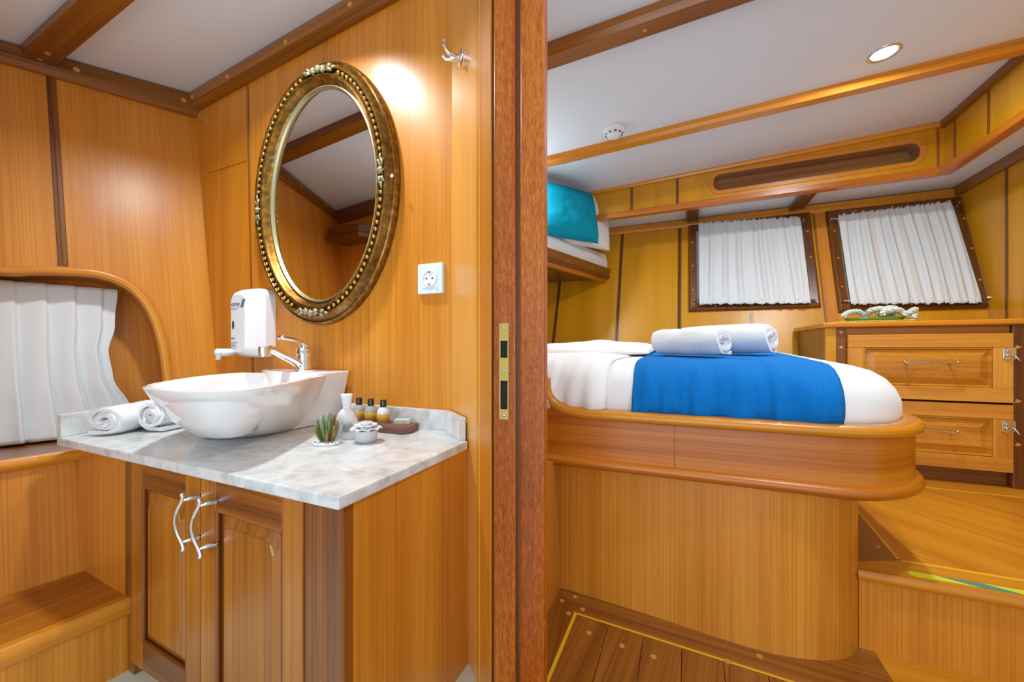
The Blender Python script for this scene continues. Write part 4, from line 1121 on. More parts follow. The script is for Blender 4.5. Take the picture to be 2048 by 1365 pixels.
# windows
def window(nm, tl, tr, br, bl, lbl, fw_=.045):
    P4 = [PB(*q, .004) for q in (tl, tr, br, bl)]
    zt_ = (P4[0].z + P4[1].z) / 2 - EZ; zb_ = (P4[2].z + P4[3].z) / 2 - EZ
    xl2 = (P4[0].x + P4[3].x) / 2; xr2 = (P4[1].x + P4[2].x) / 2
    root = empty(nm, BW((xl2 + xr2) / 2, zb_)); struct(root, lbl, 'window')
    O = [BW(xl2, zt_), BW(xr2, zt_), BW(xr2, zb_), BW(xl2, zb_)]
    I = [BW(xl2 + fw_, zt_ - fw_), BW(xr2 - fw_, zt_ - fw_), BW(xr2 - fw_, zb_ + fw_), BW(xl2 + fw_, zb_ + fw_)]
    bm = BM()
    for k in range(4):
        a, b_, c, d = O[k], O[(k + 1) % 4], I[(k + 1) % 4], I[k]
        R_ = [[a - BN * .002, b_ - BN * .002, c - BN * .002, d - BN * .002], [a + BN * .014, b_ + BN * .014, c + BN * .014, d + BN * .014]]
        e1 = [a.lerp(d, .22) + BN * .022, b_.lerp(c, .22) + BN * .022, c + BN * .018, d + BN * .018]
        loft(bm, [R_[0], [a + BN * .012, b_ + BN * .012, c + BN * .016, d + BN * .016], e1]); grain(bm, b_ - a)
    fr = link('window_frame', bm, 'teak_dark', root, bevel=.0015)
    bm = BM(); prism(bm, I, BN * .006); link('pane', bm, 'glass', root)
    for k in range(4):
        a, b_, c, d = O[k], O[(k + 1) % 4], I[(k + 1) % 4], I[k]
        for t in (.2, .5, .8): plug(fr, a.lerp(b_, t).lerp(d.lerp(c, t), .55) + BN * .0215, BN, .005)
    return root
window('window_1', (1377, 449), (1624, 430), (1638, 621), (1377, 620), 'teak framed cabin window nearer the bunk')
window('window_2', (1650, 425), (1928, 394), (1982, 621), (1677, 623), 'teak framed cabin window nearer the end wall')
def cafe_curtain(corners, lbl, nf, seed, rods):
    TL, TR, BR, BL = [PB(*q, .046) for q in corners]
    bm = BM(); nu, nv = 260, 44
    rnd = random.Random(seed); ph = [rnd.random() * 6.28 for _ in range(8)]
    def pl_(i):    # irregular folds
        x = i * nf * 2 * pi
        e = min(1, i / .06, (1 - i) / .07)
        return e * (sin(x + 1.6 * sin(i * 7 + ph[0])) * .55 + .35 * sin(x * 1.63 + ph[1]) + .3 * sin(x * .47 + ph[2]))
    def f_(i, j):
        top_ = TL.lerp(TR, i); bot_ = BL.lerp(BR, i); p = top_.lerp(bot_, j)
        mid = sin(pi * min(1, max(0, j))) ** .5
        sh_ = i + .012 * sin(j * 3.1 + i * 5 + ph[3])
        d = .0125 * pl_(sh_) * (.35 + .75 * mid)
        edge = max(0, 1 - j / .07) + max(0, 1 - (1 - j) / .07)
        d += .0035 * edge * sin(i * nf * 15 + ph[4]) + .002 * edge * sin(i * nf * 31)
        p = p + BN * d
        if j == 0: p = p + (TL - BL).normalized() * (.004 * sin(i * nf * 8 + ph[5]) + .002 * sin(i * nf * 23))
        if j == 1: p = p - (TL - BL).normalized() * (.003 * sin(i * nf * 8 + ph[6]) + .002 * sin(i * nf * 27))
        return p
    grid(bm, nu, nv, f_)
    cu = tag(link('curtain', bm, 'curtain', smooth=True, solid=.0012), lbl, 'curtain', 'gathered window curtains')
    for (a, b_, nm2) in rods:
        A0, B0 = PB(*a, .036), PB(*b_, .036)
        bm = BM(); tube(bm, [A0, B0], .0032, 10)
        r_ = tag(link('curtain_rod', bm, 'chrome', smooth=True), nm2, 'curtain rod', 'curtain rods')
        for q in (A0, B0):
            bm = BM(); cyl(bm, q - BN * .014, q + BN * .005, .005, n=12); link('rod_bracket', bm, 'chrome', r_)
cafe_curtain([(1397, 446), (1600, 433), (1622, 607), (1399, 609)], 'gathered white curtain on the window nearer the bunk', 8.5, 3,
             [((1391, 456), (1607, 440), 'thin rod along the top of the curtain nearer the bunk'), ((1393, 600), (1630, 600), 'thin rod along the bottom of the curtain nearer the bunk')])
cafe_curtain([(1676, 430), (1903, 402), (1966, 606), (1702, 609)], 'gathered white curtain on the window above the drawers', 9.5, 9,
             [((1662, 439), (1920, 404), 'thin rod along the top of the curtain above the drawers'), ((1684, 602), (1976, 596), 'thin rod along the bottom of the curtain above the drawers')])

# downlight and smoke detector
cn = V((-.045, 0, 1)).normalized()
q = PZ(1768, 107, .985 + .045 * .6); q = V((q.x, q.y, cceil(q.x)))
dl = empty('ceiling_downlight', q); tag(dl, 'round recessed downlight in the white cabin ceiling', 'downlight')
bm = BM(); lathe(bm, [(.046, .001), (.046, -.003), (.040, -.005), (.036, -.002), (.034, .0)], q, cn, 40); link('trim_ring', bm, 'steel', dl, smooth=True)
bm = BM(); lathe(bm, [(0, -.0022), (.030, -.0022), (.036, -.0005)], q, cn, 32); link('lamp', bm, 'lamp', dl)
q = PZ(1228, 258, .985 - .045 * .28); q = V((q.x, q.y, cceil(q.x)))
sdt = empty('smoke_detector', q); tag(sdt, 'white round smoke detector on the cabin ceiling', 'smoke detector')
bm = BM(); lathe(bm, [(0, 0), (.046, 0), (.047, -.006), (.044, -.012), (.040, -.022), (.030, -.030), (.026, -.036), (.012, -.040), (0, -.040)], q, (0, 0, 1), 40); o = link('housing', bm, 'plastic', sdt); smooth_by_angle(o, 25)
for k in range(10):
    a = 2 * pi * k / 10
    for rr_, zz_ in ((.0385, -.0240), (.034, -.0275)):
        p = q + V((rr_ * cos(a), rr_ * sin(a), zz_)); t_ = V((-sin(a), cos(a), 0))
        bm = BM(); ball(bm, p, .0016, n=8)
        for v in bm.verts: v.co = p + (v.co - p) + t_ * ((v.co - p).dot(t_) * 4)
        link('vent_slot', bm, 'dark', sdt)

# ------------------------------------------------------------------ bunk
E1 = PB(1222, 537); E0 = PZ(1097, 493, .54 ); zr_ = EZ + .535
E1.z = zr_; E0.z = zr_
bd = (E1 - E0); bd.z = 0; bd.normalize(); bl = V((-bd.y, bd.x, 0)); 
Es = E0 - bd * .55
br = bl * 1
if br.x > 0: br = -br
bunk = empty('upper_bunk', Es.lerp(E1, .5) + V((0, 0, -.11))); tag(bunk, 'wooden upper bunk platform fixed to the far wall', 'bunk')
bm = BM(); bar(bm, Es, E1 + bd * .03, (0, 0, -.055), br * .022); rl = link('side_rail', bm, 'teak', bunk, bevel=.003)
bm = BM(); bar(bm, Es + br * .012 + V((0, 0, -.055)), E1 + bd * .0 + br * .012 + V((0, 0, -.055)), (0, 0, -.04), br * .02); link('lower_rail', bm, 'cherry', bunk, bevel=.003)
for px, py in ((1136, 523), (1184, 538), (1219, 548)):
    p = on(px, py, br, E1); plug(rl, p, -br, .006)
bm = BM(); prism(bm, [Es + V((0, 0, -.05)), E1 + V((0, 0, -.05)), E1 + V((-.72, 0, -.05)), Es + br * .7 + V((0, 0, -.05))], (0, 0, -.02), bd); link('platform', bm, 'teak_dark', bunk)
bm = BM(); a = PB(1094, 558, .0); bar(bm, BW(-1.6, a.z - EZ - .02), BW(E1.x - .04, a.z - EZ - .005), BN * .03, (0, 0, .045)); link('wall_cleat', bm, 'teak_dark', bunk, bevel=.003)
# bunk mattress
bm = BM()
m0 = Es + br * .022 + V((0, 0, -.03)); m1 = E1 + br * .022 + V((0, 0, -.03)) - bd * .01; mh = .135
def mring(g, z): return [m0 + br * g + bd * g + V((0, 0, z)), m1 + br * g - bd * g + V((0, 0, z)), m1 + V((-.72 + g, -g, z)), m0 + br * (.7 - g) + bd * g + V((0, 0, z))]
loft(bm, [mring(0, 0), mring(-.004, mh * .5), mring(.004, mh * .9), mring(.018, mh)])
o = tag(link('bunk_mattress', bm, 'sheet', bevel=.012, seg=4), 'white sheeted mattress on the upper bunk', 'mattress'); smooth_by_angle(o, 70)
MT = m0.z + mh
def pillow(name, c, ux, uy, w, h, t, mat, lbl, cat='pillow', seed=0, pinch=.10, wr=.004):
    ux = V(ux).normalized(); uy = V(uy); uy = (uy - ux * uy.dot(ux)).normalized(); un = ux.cross(uy); c = V(c)
    bm = BM(); N_ = 36
    def sgn(x): return 1 if x >= 0 else -1
    for side in (1, -1):
        def f_(i, j):
            a, b_ = i * 2 - 1, j * 2 - 1
            k = (1 - abs(a) ** 2.6) * (1 - abs(b_) ** 2.6)
            th = t * .5 * max(0, k) ** .42
            x = a * w / 2 * (1 - pinch * (1 - abs(b_) ** 2) * .35 * abs(a)); y = b_ * h / 2 * (1 - pinch * (1 - abs(a) ** 2) * .5 * abs(b_))
            nz_ = wr * noise.noise(V((a * 3 + seed, b_ * 3, side))) + wr * .6 * noise.noise(V((a * 8 + seed, b_ * 5, side * 2)))
            return c + ux * x + uy * y + un * side * (th + nz_ * max(0, k))
        grid(bm, N_, N_, f_)
    bmesh.ops.remove_doubles(bm, verts=bm.verts[:], dist=.0006); bmesh.ops.recalc_face_normals(bm, faces=bm.faces[:])
    o = link(name, bm, mat, smooth=True); tag(o, lbl, cat); return o
# pillow planes: standing on the mattress, leaning back to the wall
pb0 = PY(1190, 497, 2.44); pt0 = PY(1203, 392, 2.36)
upv = V((.035, -.08, .30)).normalized()
cpl = PY(1090, 452, 2.40)
pillow('turquoise_pillow', V((-.620, 2.17, MT + .125)), (.5, .87, .05), (-.10, .10, 1), .50, .31, .13, 'teal', 'turquoise cushion propped on the upper bunk in front of a white pillow', 'pillow', 2, .06, .005)
pillow('white_pillow', V((-.605, 2.320, MT + .140)), (.5, .87, .03), (-.04, .04, 1), .62, .34, .09, 'sheet', 'white pillow propped behind the turquoise cushion', 'pillow', 5, .05, .008)

# ------------------------------------------------------------------ bed
RT, RB = EZ - .180, EZ - .310
def bed_path(g=0, x_start=-.46):
    """plan outline of the bed rail offset outward by g"""
    pts = []
    cx, cy, a_, b_ = .30, 1.35, .215, .28
    pts.append((x_start, 1.07 - g))
    for x in (-.2, -.05, .1, .2): pts.append((x, 1.07 - g))
    for k in range(0, 17):
        t = -pi / 2 + k / 16 * pi / 2
        c_, s_ = cos(t), sin(t)
        nx, ny = c_ / a_, s_ / b_; l_ = math.hypot(nx, ny)
        pts.append((cx + a_ * c_ + g * nx / l_, cy + b_ * s_ + g * ny / l_))
    for y in (1.5, 1.7, 1.9, 2.05): pts.append((.515 + g, y))
    return pts
bed = empty('built_in_bed', (0, 1.6, 0)); tag(bed, 'built-in double bed with a rounded varnished wooden rail', 'bed')
bm = BM(); th = .03
po, pi_ = bed_path(0), bed_path(-th)
rings_ = [[V((x, y, z)) for (x, y) in po] for z in (RB, RT)] + [[V((x, y, z)) for (x, y) in pi_] for z in (RT, RB)]
vr = [[bm.verts.new(q) for q in r_] for r_ in rings_]
uvl = bm.loops.layers.uv.new('grain'); S_ = [0]
for a, b_ in zip(po, po[1:]): S_.append(S_[-1] + math.dist(a, b_))
for i in range(4):
    for k in range(len(po) - 1):
        f = bm.faces.new((vr[i][k], vr[i][k + 1], vr[(i + 1) % 4][k + 1], vr[(i + 1) % 4][k]))
        zz_ = [rings_[i][k].z, rings_[i][k + 1].z, rings_[(i + 1) % 4][k + 1].z, rings_[(i + 1) % 4][k].z]
        for l, u_, z_ in zip(f.loops, (S_[k], S_[k + 1], S_[k + 1], S_[k]), zz_): l[uvl].uv = (u_, z_)
bmesh.ops.recalc_face_normals(bm, faces=bm.faces[:])
rail = link('side_rail', bm, 'cherry', bed); smooth_by_angle(rail, 40)
# straight back side of rail hidden; top nosing with the rising left end
def nosing(pts, zf, name, mat, prof):
    bm = BM(); sweep(bm, [V((x, y, zf)) if not callable(zf) else V((x, y, zf(x, y))) for x, y in pts], prof)
    o = link(name, bm, mat, bed); smooth_by_angle(o, 50); return o
def dens(pts, n=1):
    return pts
rise = [(-.362, 1.07, EZ - .085), (-.358, 1.07, EZ - .115), (-.350, 1.07, EZ - .138), (-.333, 1.07, EZ - .157), (-.30, 1.07, EZ - .171), (-.25, 1.07, EZ - .178), (-.2, 1.07, EZ - .180)]
nprof = [(-.032, -.010), (.008, -.012), (.015, -.007), (.017, .002), (.013, .010), (.004, .014), (-.020, .014), (-.032, .010)]
bm = BM(); sweep(bm, catmull([V(q) for q in rise], 6), [(-b_, a) for a, b_ in nprof][::-1], up=(0, -1, 0))
o = link('top_nosing', bm, 'teak_gold', bed); smooth_by_angle(o, 50)
bm = BM(); sweep(bm, [V((x, y, EZ - .180)) for x, y in bed_path(0)[1:]], nprof)
o = link('top_nosing', bm, 'teak_gold', bed); smooth_by_angle(o, 50)
bm = BM(); prism(bm, [V((-.46, 1.062, RT - .01)), V((-.2, 1.062, RT - .005)), V((-.25, 1.062, RT + .002)), V((-.30, 1.062, RT + .010)), V((-.335, 1.062, RT + .03)), V((-.352, 1.062, RT + .07)), V((-.36, 1.062, RT + .10)), V((-.46, 1.062, RT + .10))], (0, .03, 0), (1, 0, 0)); link('end_piece', bm, 'cherry', bed)
nosing(bed_path(0), RB, 'bottom_nosing', 'cherry', [(-.03, -.013), (.008, -.013), (.015, -.007), (.017, .001), (.013, .009), (.004, .013), (-.03, .013)])
# butt joint line of the rail, and dark base panel
for px in (1349,):
    x = PY(px, 880, 1.07).x; bm = BM(); bar(bm, V((x, 1.0697, RB + .012)), V((x, 1.0697, RT - .012)), (.0008, 0, 0), (0, -.0004, 0)); link('board_joint', bm, 'gap', rail)
basep = catmull([V(q + (0,)) for q in ((-.345, 1.125), (-.2, 1.112), (-.05, 1.096), (.08, 1.080), (.18, 1.074), (.26, 1.088), (.32, 1.115), (.36, 1.155), (.378, 1.21), (.385, 1.35), (.385, 1.7), (.385, 2.05))], 5)
bm = BM(); sweep(bm, [V((p.x, p.y, .15)) for p in basep], [(0, -.152), (0, .25), (-.02, .25), (-.02, -.152)])
uvl = bm.loops.layers.uv['grain']
for f in bm.faces:
    for l in f.loops: l[uvl].uv = (l[uvl].uv.y, l[uvl].uv.x)
o = link('base_panel', bm, 'veneer', bed); smooth_by_angle(o, 50)
bm = BM(); prism(bm, [V((x, y, RB + .01)) for x, y in bed_path(-.02)] + [V((.49, 2.5, RB + .01)), V((-1.5, 2.5, RB + .01)), V((-1.5, 1.07, RB + .01))], (0, 0, .03), (1, 0, 0)); link('bed_base_board', bm, 'teak', bed)

# mattress
ZM = EZ - .036
def mz(y): return ZM + .030 * max(0, min(1, (y - 1.30) / 1.0))
def mat_out(g):
    """mattress plan outline inset by g (closed), from front left counter-clockwise"""
    cx, cy, a_, b_ = .27, 1.36, .225, .255
    pts = [(-1.45 + g, 1.105 + g)] + [(-1.45 + g + (1.72 - g) * k / 24, 1.105 + g) for k in range(1, 24)]
    for k in range(0, 15):
        t = -pi / 2 + k / 14 * pi / 2
        c_, s_ = cos(t), sin(t); nx, ny = c_ / a_, s_ / b_; l_ = math.hypot(nx, ny)
        pts.append((cx + a_ * c_ - g * nx / l_, cy + b_ * s_ - g * ny / l_))
    pts += [(.495 - g, 1.36 + (1.07 - g) * k / 10) for k in range(1, 11)]
    pts += [(.495 - g - (1.945 - 2 * g) * k / 14, 2.43 - g) for k in range(1, 15)]
    pts += [(-1.45 + g, 2.43 - g - (1.325 - 2 * g) * k / 10) for k in range(1, 10)]
    return pts
prof_m = [(.012, -.172), (.0, -.145), (-.006, -.118), (-.004, -.090), (.006, -.064), (.024, -.040), (.050, -.022), (.085, -.011), (.13, -.005), (.18, -.001)]
bm = BM(); rg = [[V((x, y, mz(y) * (1 if dz > -.1 else 0) + (ZM if dz <= -.1 else 0) + dz)) for x, y in mat_out(g)] for g, dz in prof_m]
loft(bm, rg, True, True)
o = tag(link('mattress', bm, 'sheet', smooth=True), 'thick white sheeted mattress on the built-in bed', 'mattress')
# shell surface following the mattress
def front_y(x, g):
    cx, cy, a_, b_ = .27, 1.36, .225 - g, .255 - g
    if x <= cx: return 1.105 + g
    t = min(.98, (x - cx) / max(.02, a_)); return cy - b_ * math.sqrt(1 - t * t)
def shell(xa, xb, off, name, mat, nx, zlow, wr, back=2.40, seed=0, wrf=18, edge_round=0, skew=0, puff=0):
    bm = BM(); prf_ = [(g, dz) for g, dz in prof_m if dz > zlow]; prf_ = [(prof_m[0][0] * 0 + .002, zlow)] + prf_
    g_last = prf_[-1][0]; ny = 26
    def prof_pt(x, j):
        m_ = len(prf_) - 1
        if j <= m_:
            k = int(j); k = min(k, m_ - 1); t = j - k
            g = prf_[k][0] + (prf_[k + 1][0] - prf_[k][0]) * t; dz = prf_[k][1] + (prf_[k + 1][1] - prf_[k][1]) * t
            kn = V((0, -(prf_[k + 1][1] - prf_[k][1]), (prf_[k + 1][0] - prf_[k][0]))).normalized() if True else None
            n_ = V((0, -abs(prf_[k + 1][1] - prf_[k][1]), max(0, prf_[k + 1][0] - prf_[k][0]))).normalized()
            return V((x, front_y(x, g), ZM + dz)), n_
        t = (j - m_) / ny
        y0 = front_y(x, g_last); yy = y0 + (back - y0) * t; return V((x, yy, mz(yy) - .001)), V((0, 0, 1))
    tot = (len(prf_) - 1) + ny
    sub_ = [k * .5 for k in range((len(prf_) - 1) * 2)] + [len(prf_) - 1 + k for k in range(ny + 1)]
    rows = []
    for i in range(nx + 1):
        row = []
        for jj, j in enumerate(sub_):
            fr_ = jj / (len(sub_) - 1)
            xe_b = xb + skew * max(0, (j - (len(prf_) - 1)) / ny if j > len(prf_) - 1 else 0)
            x = xa + (xe_b - xa) * i / nx
            p, n_ = prof_pt(min(x, .46), j)
            p.x = x
            low = max(0, 1 - j / (len(prf_) * .85))
            w_ = max(-.004, wr * low * (.45 + noise.noise(V((x * wrf + seed, j * .25, seed))) + .5 * noise.noise(V((x * wrf * 2.3, j * .2, seed + 3)))))
            up_ = puff * (noise.noise(V((x * 4 + seed, p.y * 3.2, 0))) * .6 + .5)
            ed = min(1, i / max(1, nx * .06), (nx - i) / max(1, nx * .06))
            row.append(bm.verts.new(p + n_ * (off * (.35 + .65 * ed) + w_ + up_ * ed)))
        rows.append(row)
    for a, b_ in zip(rows, rows[1:]):
        for k in range(len(a) - 1): bm.faces.new((a[k], b_[k], b_[k + 1], a[k + 1]))
    bmesh.ops.recalc_face_normals(bm, faces=bm.faces[:])
    return link(name, bm, mat, smooth=True, solid=.005)
tag(shell(-.128, .322, .006, 'bed_runner', 'blue', 90, -.138, .020, seed=4, wrf=21, skew=.02), 'bright blue blanket runner draped across the white bed', 'blanket')
tag(shell(-1.40, -.197, .010, 'duvet', 'sheet', 110, -.132, .026, seed=11, wrf=24, skew=.08, puff=.014), 'crumpled white duvet folded over the head half of the bed', 'duvet')
# folded edge of the duvet
bm = BM()
def fold_f(i, j):
    x = -.62 + .50 * i; y = 1.26 + .62 * j + .25 * i
    e = sin(pi * i) ** .35 * sin(pi * j) ** .35
    z = mz(y) + .010 + e * (.042 + .018 * noise.noise(V((x * 5, y * 5, 2))) + .004 * noise.noise(V((x * 14, y * 12, 3))))
    return V((x, y, z))
grid(bm, 40, 40, fold_f)
tag(link('folded_sheet', bm, 'sheet', smooth=True, solid=.006), 'folded white sheet corner lying on the duvet', 'sheet')
# towels on the bed
tb1 = V((.035, 1.43, ZM + .002)); tb2 = V((.125, 1.62, ZM + .002))
c1 = PY(1400, 725, 1.42); c2 = PY(1480, 722, 1.6)
axb = V((.82, -.57, 0)).normalized(); axc = V((.86, -.50, 0)).normalized()
e1_ = V((.100, 1.305, mz(1.5) + .008)); e2_ = V((.240, 1.450, mz(1.6) + .009))
rolled_towel(e1_ - axb * .108, axb, .054, .225, 'nearer rolled white towel on the blue bed runner', 'rolled towels on the bed', zs=.84, flapdir=-1, seed=2, turns=3.2)
rolled_towel(e2_ - axc * .135, axc, .059, .28, 'farther rolled white towel on the bed, behind the other roll', 'rolled towels on the bed', zs=.88, flapdir=-1, seed=8, turns=3.2)

# ------------------------------------------------------------------ chest of drawers
YD = 2.07; ch = empty('chest_of_drawers', (.9, 2.3, EZ - .51)); tag(ch, 'built-in wooden chest with two panelled drawers below the windows', 'chest of drawers')
zf = EZ - .512; ztop = EZ + .108
DX = lambda px, py=700: PY(px, py, YD).x
DZ = lambda px, py: PY(px, py, YD).z
xc0, xc1 = DX(1652), DX(2020)
def fbox(xa, xb, za, zb_, y0, y1_, mat, name, g, parent=ch, bev=.002):
    bm = BM(); box(bm, (min(xa, xb), min(y0, y1_), min(za, zb_)), (max(xa, xb), max(y0, y1_), max(za, zb_)), g); return link(name, bm, mat, parent, bevel=bev)
fbox(xc0 - .014, XE - .005, ztop - .022, ztop, YD - .018, 2.56, 'teak_gold', 'top_board', (1, 0, 0), bev=.006)
fbox(xc0, DX(1672), zf, ztop - .022, YD - .002, YD + .02, 'veneer_cabin_lit', 'corner_post', (0, 0, 1))
st = fbox(DX(1672), DX(1692), zf, ztop - .022, YD, YD + .02, 'teak', 'left_stile', (0, 0, 1))
for py in (665, 695): plug(st, PY(1682, py, YD), (0, -1, 0), .006)
fbox(DX(1692), xc1, DZ(1850, 671) + .002, ztop - .022, YD, YD + .02, 'teak', 'top_rail', (1, 0, 0))
rp = fbox(xc1 + .002, XE - .002, zf, ztop - .022, YD - .010, YD + .02, 'teak_dark', 'right_post', (0, 0, 1))
bm = BM(); box(bm, (xc0 + .003, YD + .02, zf), (xc0 + .018, 2.545, ztop - .022), (0, 0, 1)); link('side_panel', bm, 'teak_dark', ch)
fbox(xc0 + .01, xc1, zf, EZ - .46, YD + .012, YD + .03, 'teak_dark', 'plinth', (1, 0, 0))
fbox(xc0 + .01, xc1, EZ - .46, ztop - .022, YD + .022, YD + .03, 'gap', 'carcass_back', (1, 0, 0))
def drawer(x0_, x1_, z0_, z1_, lbl):
    dr = empty('drawer', ((x0_ + x1_) / 2, YD, z0_)); dr.parent = ch; dr.location = V(dr['_w']) - V(ch['_w']); dr['label'] = lbl
    sw = .052; y0, y1_ = YD - .018, YD + .01
    fbox(x0_, x1_, z1_ - sw, z1_, y0, y1_, 'drawer', 'rail', (1, 0, 0), dr); fbox(x0_, x1_, z0_, z0_ + sw, y0, y1_, 'drawer', 'rail', (1, 0, 0), dr)
    fbox(x0_, x0_ + sw, z0_ + sw, z1_ - sw, y0 + .0004, y1_, 'drawer', 'stile', (0, 0, 1), dr); fbox(x1_ - sw, x1_, z0_ + sw, z1_ - sw, y0 + .0004, y1_, 'drawer', 'stile', (0, 0, 1), dr)
    a, b_, c, d = x0_ + sw, x1_ - sw, z0_ + sw, z1_ - sw
    def rc(k, y): return [V((a + k, y, c + k)), V((b_ - k, y, c + k)), V((b_ - k, y, d - k)), V((a + k, y, d - k))]
    bm = BM(); loft(bm, [rc(-.001, y0 + .014), rc(-.001, y0 + .004), rc(.005, y0 + .001), rc(.009, y0 + .009), rc(.012, y0 + .009), rc(.035, y0 + .001)]); grain(bm, (1, 0, 0))
    link('raised_panel', bm, 'drawer_burl', dr)
    zc = (z0_ + z1_) / 2 + .018; xm = (x0_ + x1_) / 2 + .003; w_ = .077
    bm = BM(); path = catmull([V((xm - w_, y0 - .026, zc + .004)), V((xm - w_ * .85, y0 - .030, zc - .002)), V((xm, y0 - .034, zc + .001)), V((xm + w_ * .85, y0 - .030, zc - .002)), V((xm + w_, y0 - .026, zc + .004))], 6)
    n = len(path); sweep(bm, path, circ(.004, 10), scale=[.9 + .5 * abs(2 * i / (n - 1) - 1) ** 3 for i in range(n)])
    for sx in (-1, 1): tube(bm, [V((xm + sx * w_ * .82, y0 + .002, zc - .006)), V((xm + sx * w_ * .84, y0 - .030, zc - .002))], .0032, 8)
    link('handle', bm, 'nickel', dr, smooth=True)
    return dr
xa_, xb_ = DX(1692, 672) + .002, DX(2020, 670)
dr1 = drawer(xa_, xb_, EZ - .200, EZ + .055, 'upper drawer'); dr2 = drawer(xa_, xb_, EZ - .455, EZ - .208, 'lower drawer')
def latch(px, py, key, lbl, parent):
    c = PY(px, py, YD - .018); h_ = .023; w_ = .0105
    yb2 = YD - .018 if not key else YD - .010
    bm = BM(); out = []
    for k in range(24):
        a = 2 * pi * k / 24; out.append(V((c.x + w_ * cos(a), yb2, c.z + (h_ - w_) * (1 if sin(a) >= 0 else -1) + w_ * sin(a))))
    prism(bm, out, (0, -.004, 0)); la_ = link('latch_plate', bm, 'nickel', parent, bevel=.001); la_['label'] = lbl
    bm = BM(); ball(bm, V((c.x, yb2 - .006, c.z - .006)), .0055, n=12)
    if key: tube(bm, [V((c.x, yb2 - .008, c.z - .002)), V((c.x + .010, yb2 - .022, c.z - .026))], .0032, 8)
    else: ball(bm, V((c.x, yb2 - .006, c.z + .009)), .004, n=10)
    link('latch_hook' if key else 'keeper_stud', bm, 'nickel', la_, smooth=True)
latch(2013, 708, False, 'nickel keeper plate', dr1); latch(2027, 708, True, 'nickel hook latch', rp)
latch(2011, 854, False, 'nickel keeper plate', dr2); latch(2026, 854, True, 'nickel hook latch', rp)
for px, py in ((2036, 695), (2036, 803), (2037, 890)):   # worn spots
    c = PY(px, py, YD - .0102); bm = BM(); out = [c + V((.008 * (1 + .4 * sin(k * 2.1)) * cos(k * pi / 6), 0, .006 * (1 + .4 * cos(k * 1.7)) * sin(k * pi / 6))) for k in range(12)]
    prism(bm, out, (0, -.0005, 0)); link('worn_patch', bm, 'plug', rp)

# leaf mat and rope on the chest
lm = V((.80, 2.17, ztop)); a = PZ(1672, 641, .108)
mx0, mx1 = PY(1668, 640, 2.12).x, PY(1858, 636, 2.12).x; mcx = (mx0 + mx1) / 2; mw = (mx1 - mx0) / 2
bm = BM()
def mat_ring(k, z): return [V((mcx + mw * k * cos(2 * pi * i / 72) * (1 + .02 * sin(i * 7)), 2.17 + .085 * k * sin(2 * pi * i / 72) * (1 + .05 * sin(i * 5)), ztop + z + .006 * k * max(0, cos(2 * pi * i / 72)) ** 6)) for i in range(72)]
loft(bm, [mat_ring(.96, .0008), mat_ring(1.0, .003), mat_ring(.99, .007), mat_ring(.6, .004)])
tag(link('leaf_mat', bm, 'leafmat', smooth=True), 'yellow green woven leaf mat on top of the chest', 'mat')
bm = BM(); dx0_, dx1_ = PY(1690, 637, 2.14).x, PY(1818, 637, 2.14).x; dcx = (dx0_ + dx1_) / 2; dw = (dx1_ - dx0_) / 2
def dish(k, z, ry=.05): return [V((dcx + dw * k * cos(2 * pi * i / 40), 2.16 + ry * k * sin(2 * pi * i / 40), ztop + .004 + z)) for i in range(40)]
loft(bm, [dish(.6, 0), dish(.85, .004), dish(1.0, .016), dish(.97, .018), dish(.8, .008), dish(.5, .005)])
tag(link('green_dish', bm, 'leaf_green', smooth=True), 'shallow green glazed dish under the coiled rope', 'dish')
def rope(bm, pts, r=.0085, per=8):
    path = catmull(pts, per)
    for s_ in range(3):
        out = []; L_ = 0
        for i, p in enumerate(path):
            if i: L_ += (p - path[i - 1]).length
            t = (path[min(i + 1, len(path) - 1)] - path[max(0, i - 1)]).normalized()
            a_ = t.orthogonal().normalized() if abs(t.z) > .95 else t.cross(V((0, 0, 1))).normalized(); b_ = t.cross(a_)
            ph = L_ / .045 * 2 * pi + s_ * 2 * pi / 3
            out.append(p + (a_ * cos(ph) + b_ * sin(ph)) * r * .55)
        tube(bm, out, r * .58, 7)
def RP(px, py, y): return PY(px, py, y)
rz = lambda py: PY(1750, py, 2.15).z
pts_r = [RP(1686, 634, 2.12), RP(1690, 630, 2.13), RP(1700, 625, 2.15), RP(1716, 624, 2.17), RP(1728, 630, 2.18), RP(1734, 631, 2.16), RP(1740, 622, 2.14), RP(1758, 618, 2.13), RP(1774, 620, 2.15), RP(1784, 627, 2.17), RP(1772, 631, 2.19), RP(1760, 628, 2.16), RP(1776, 622, 2.12), RP(1796, 620, 2.12), RP(1808, 627, 2.14), RP(1820, 632, 2.13), RP(1834, 633, 2.11)]
pts_r2 = [RP(1764, 630, 2.11), RP(1774, 618, 2.13), RP(1788, 617, 2.15), RP(1800, 623, 2.14), RP(1812, 628, 2.12), RP(1824, 622, 2.12), RP(1834, 618, 2.12)]
bm = BM(); rope(bm, pts_r, .0105, 14); rope(bm, pts_r2, .0105, 14)
tag(link('decorative_rope', bm, 'ropeknit', smooth=True), 'knotted pale rope lying in the green dish', 'rope')

# ------------------------------------------------------------------ floors of the cabin
UF = EZ - .512
# lower floor
def board(bm, pts, th_=-.02, g=(1, 0, 0)): prism(bm, pts, (0, 0, th_), g)
inl = lambda px, py, z: on(px, py, (0, 0, 1), (0, 0, z))
bm = BM()
c0 = V((-.262, 1.028, 0)); c1_ = V((.184, .998, 0))
ed = (c1_ - c0).normalized(); e_perp = V((ed.y, -ed.x, 0)); ang = -.02
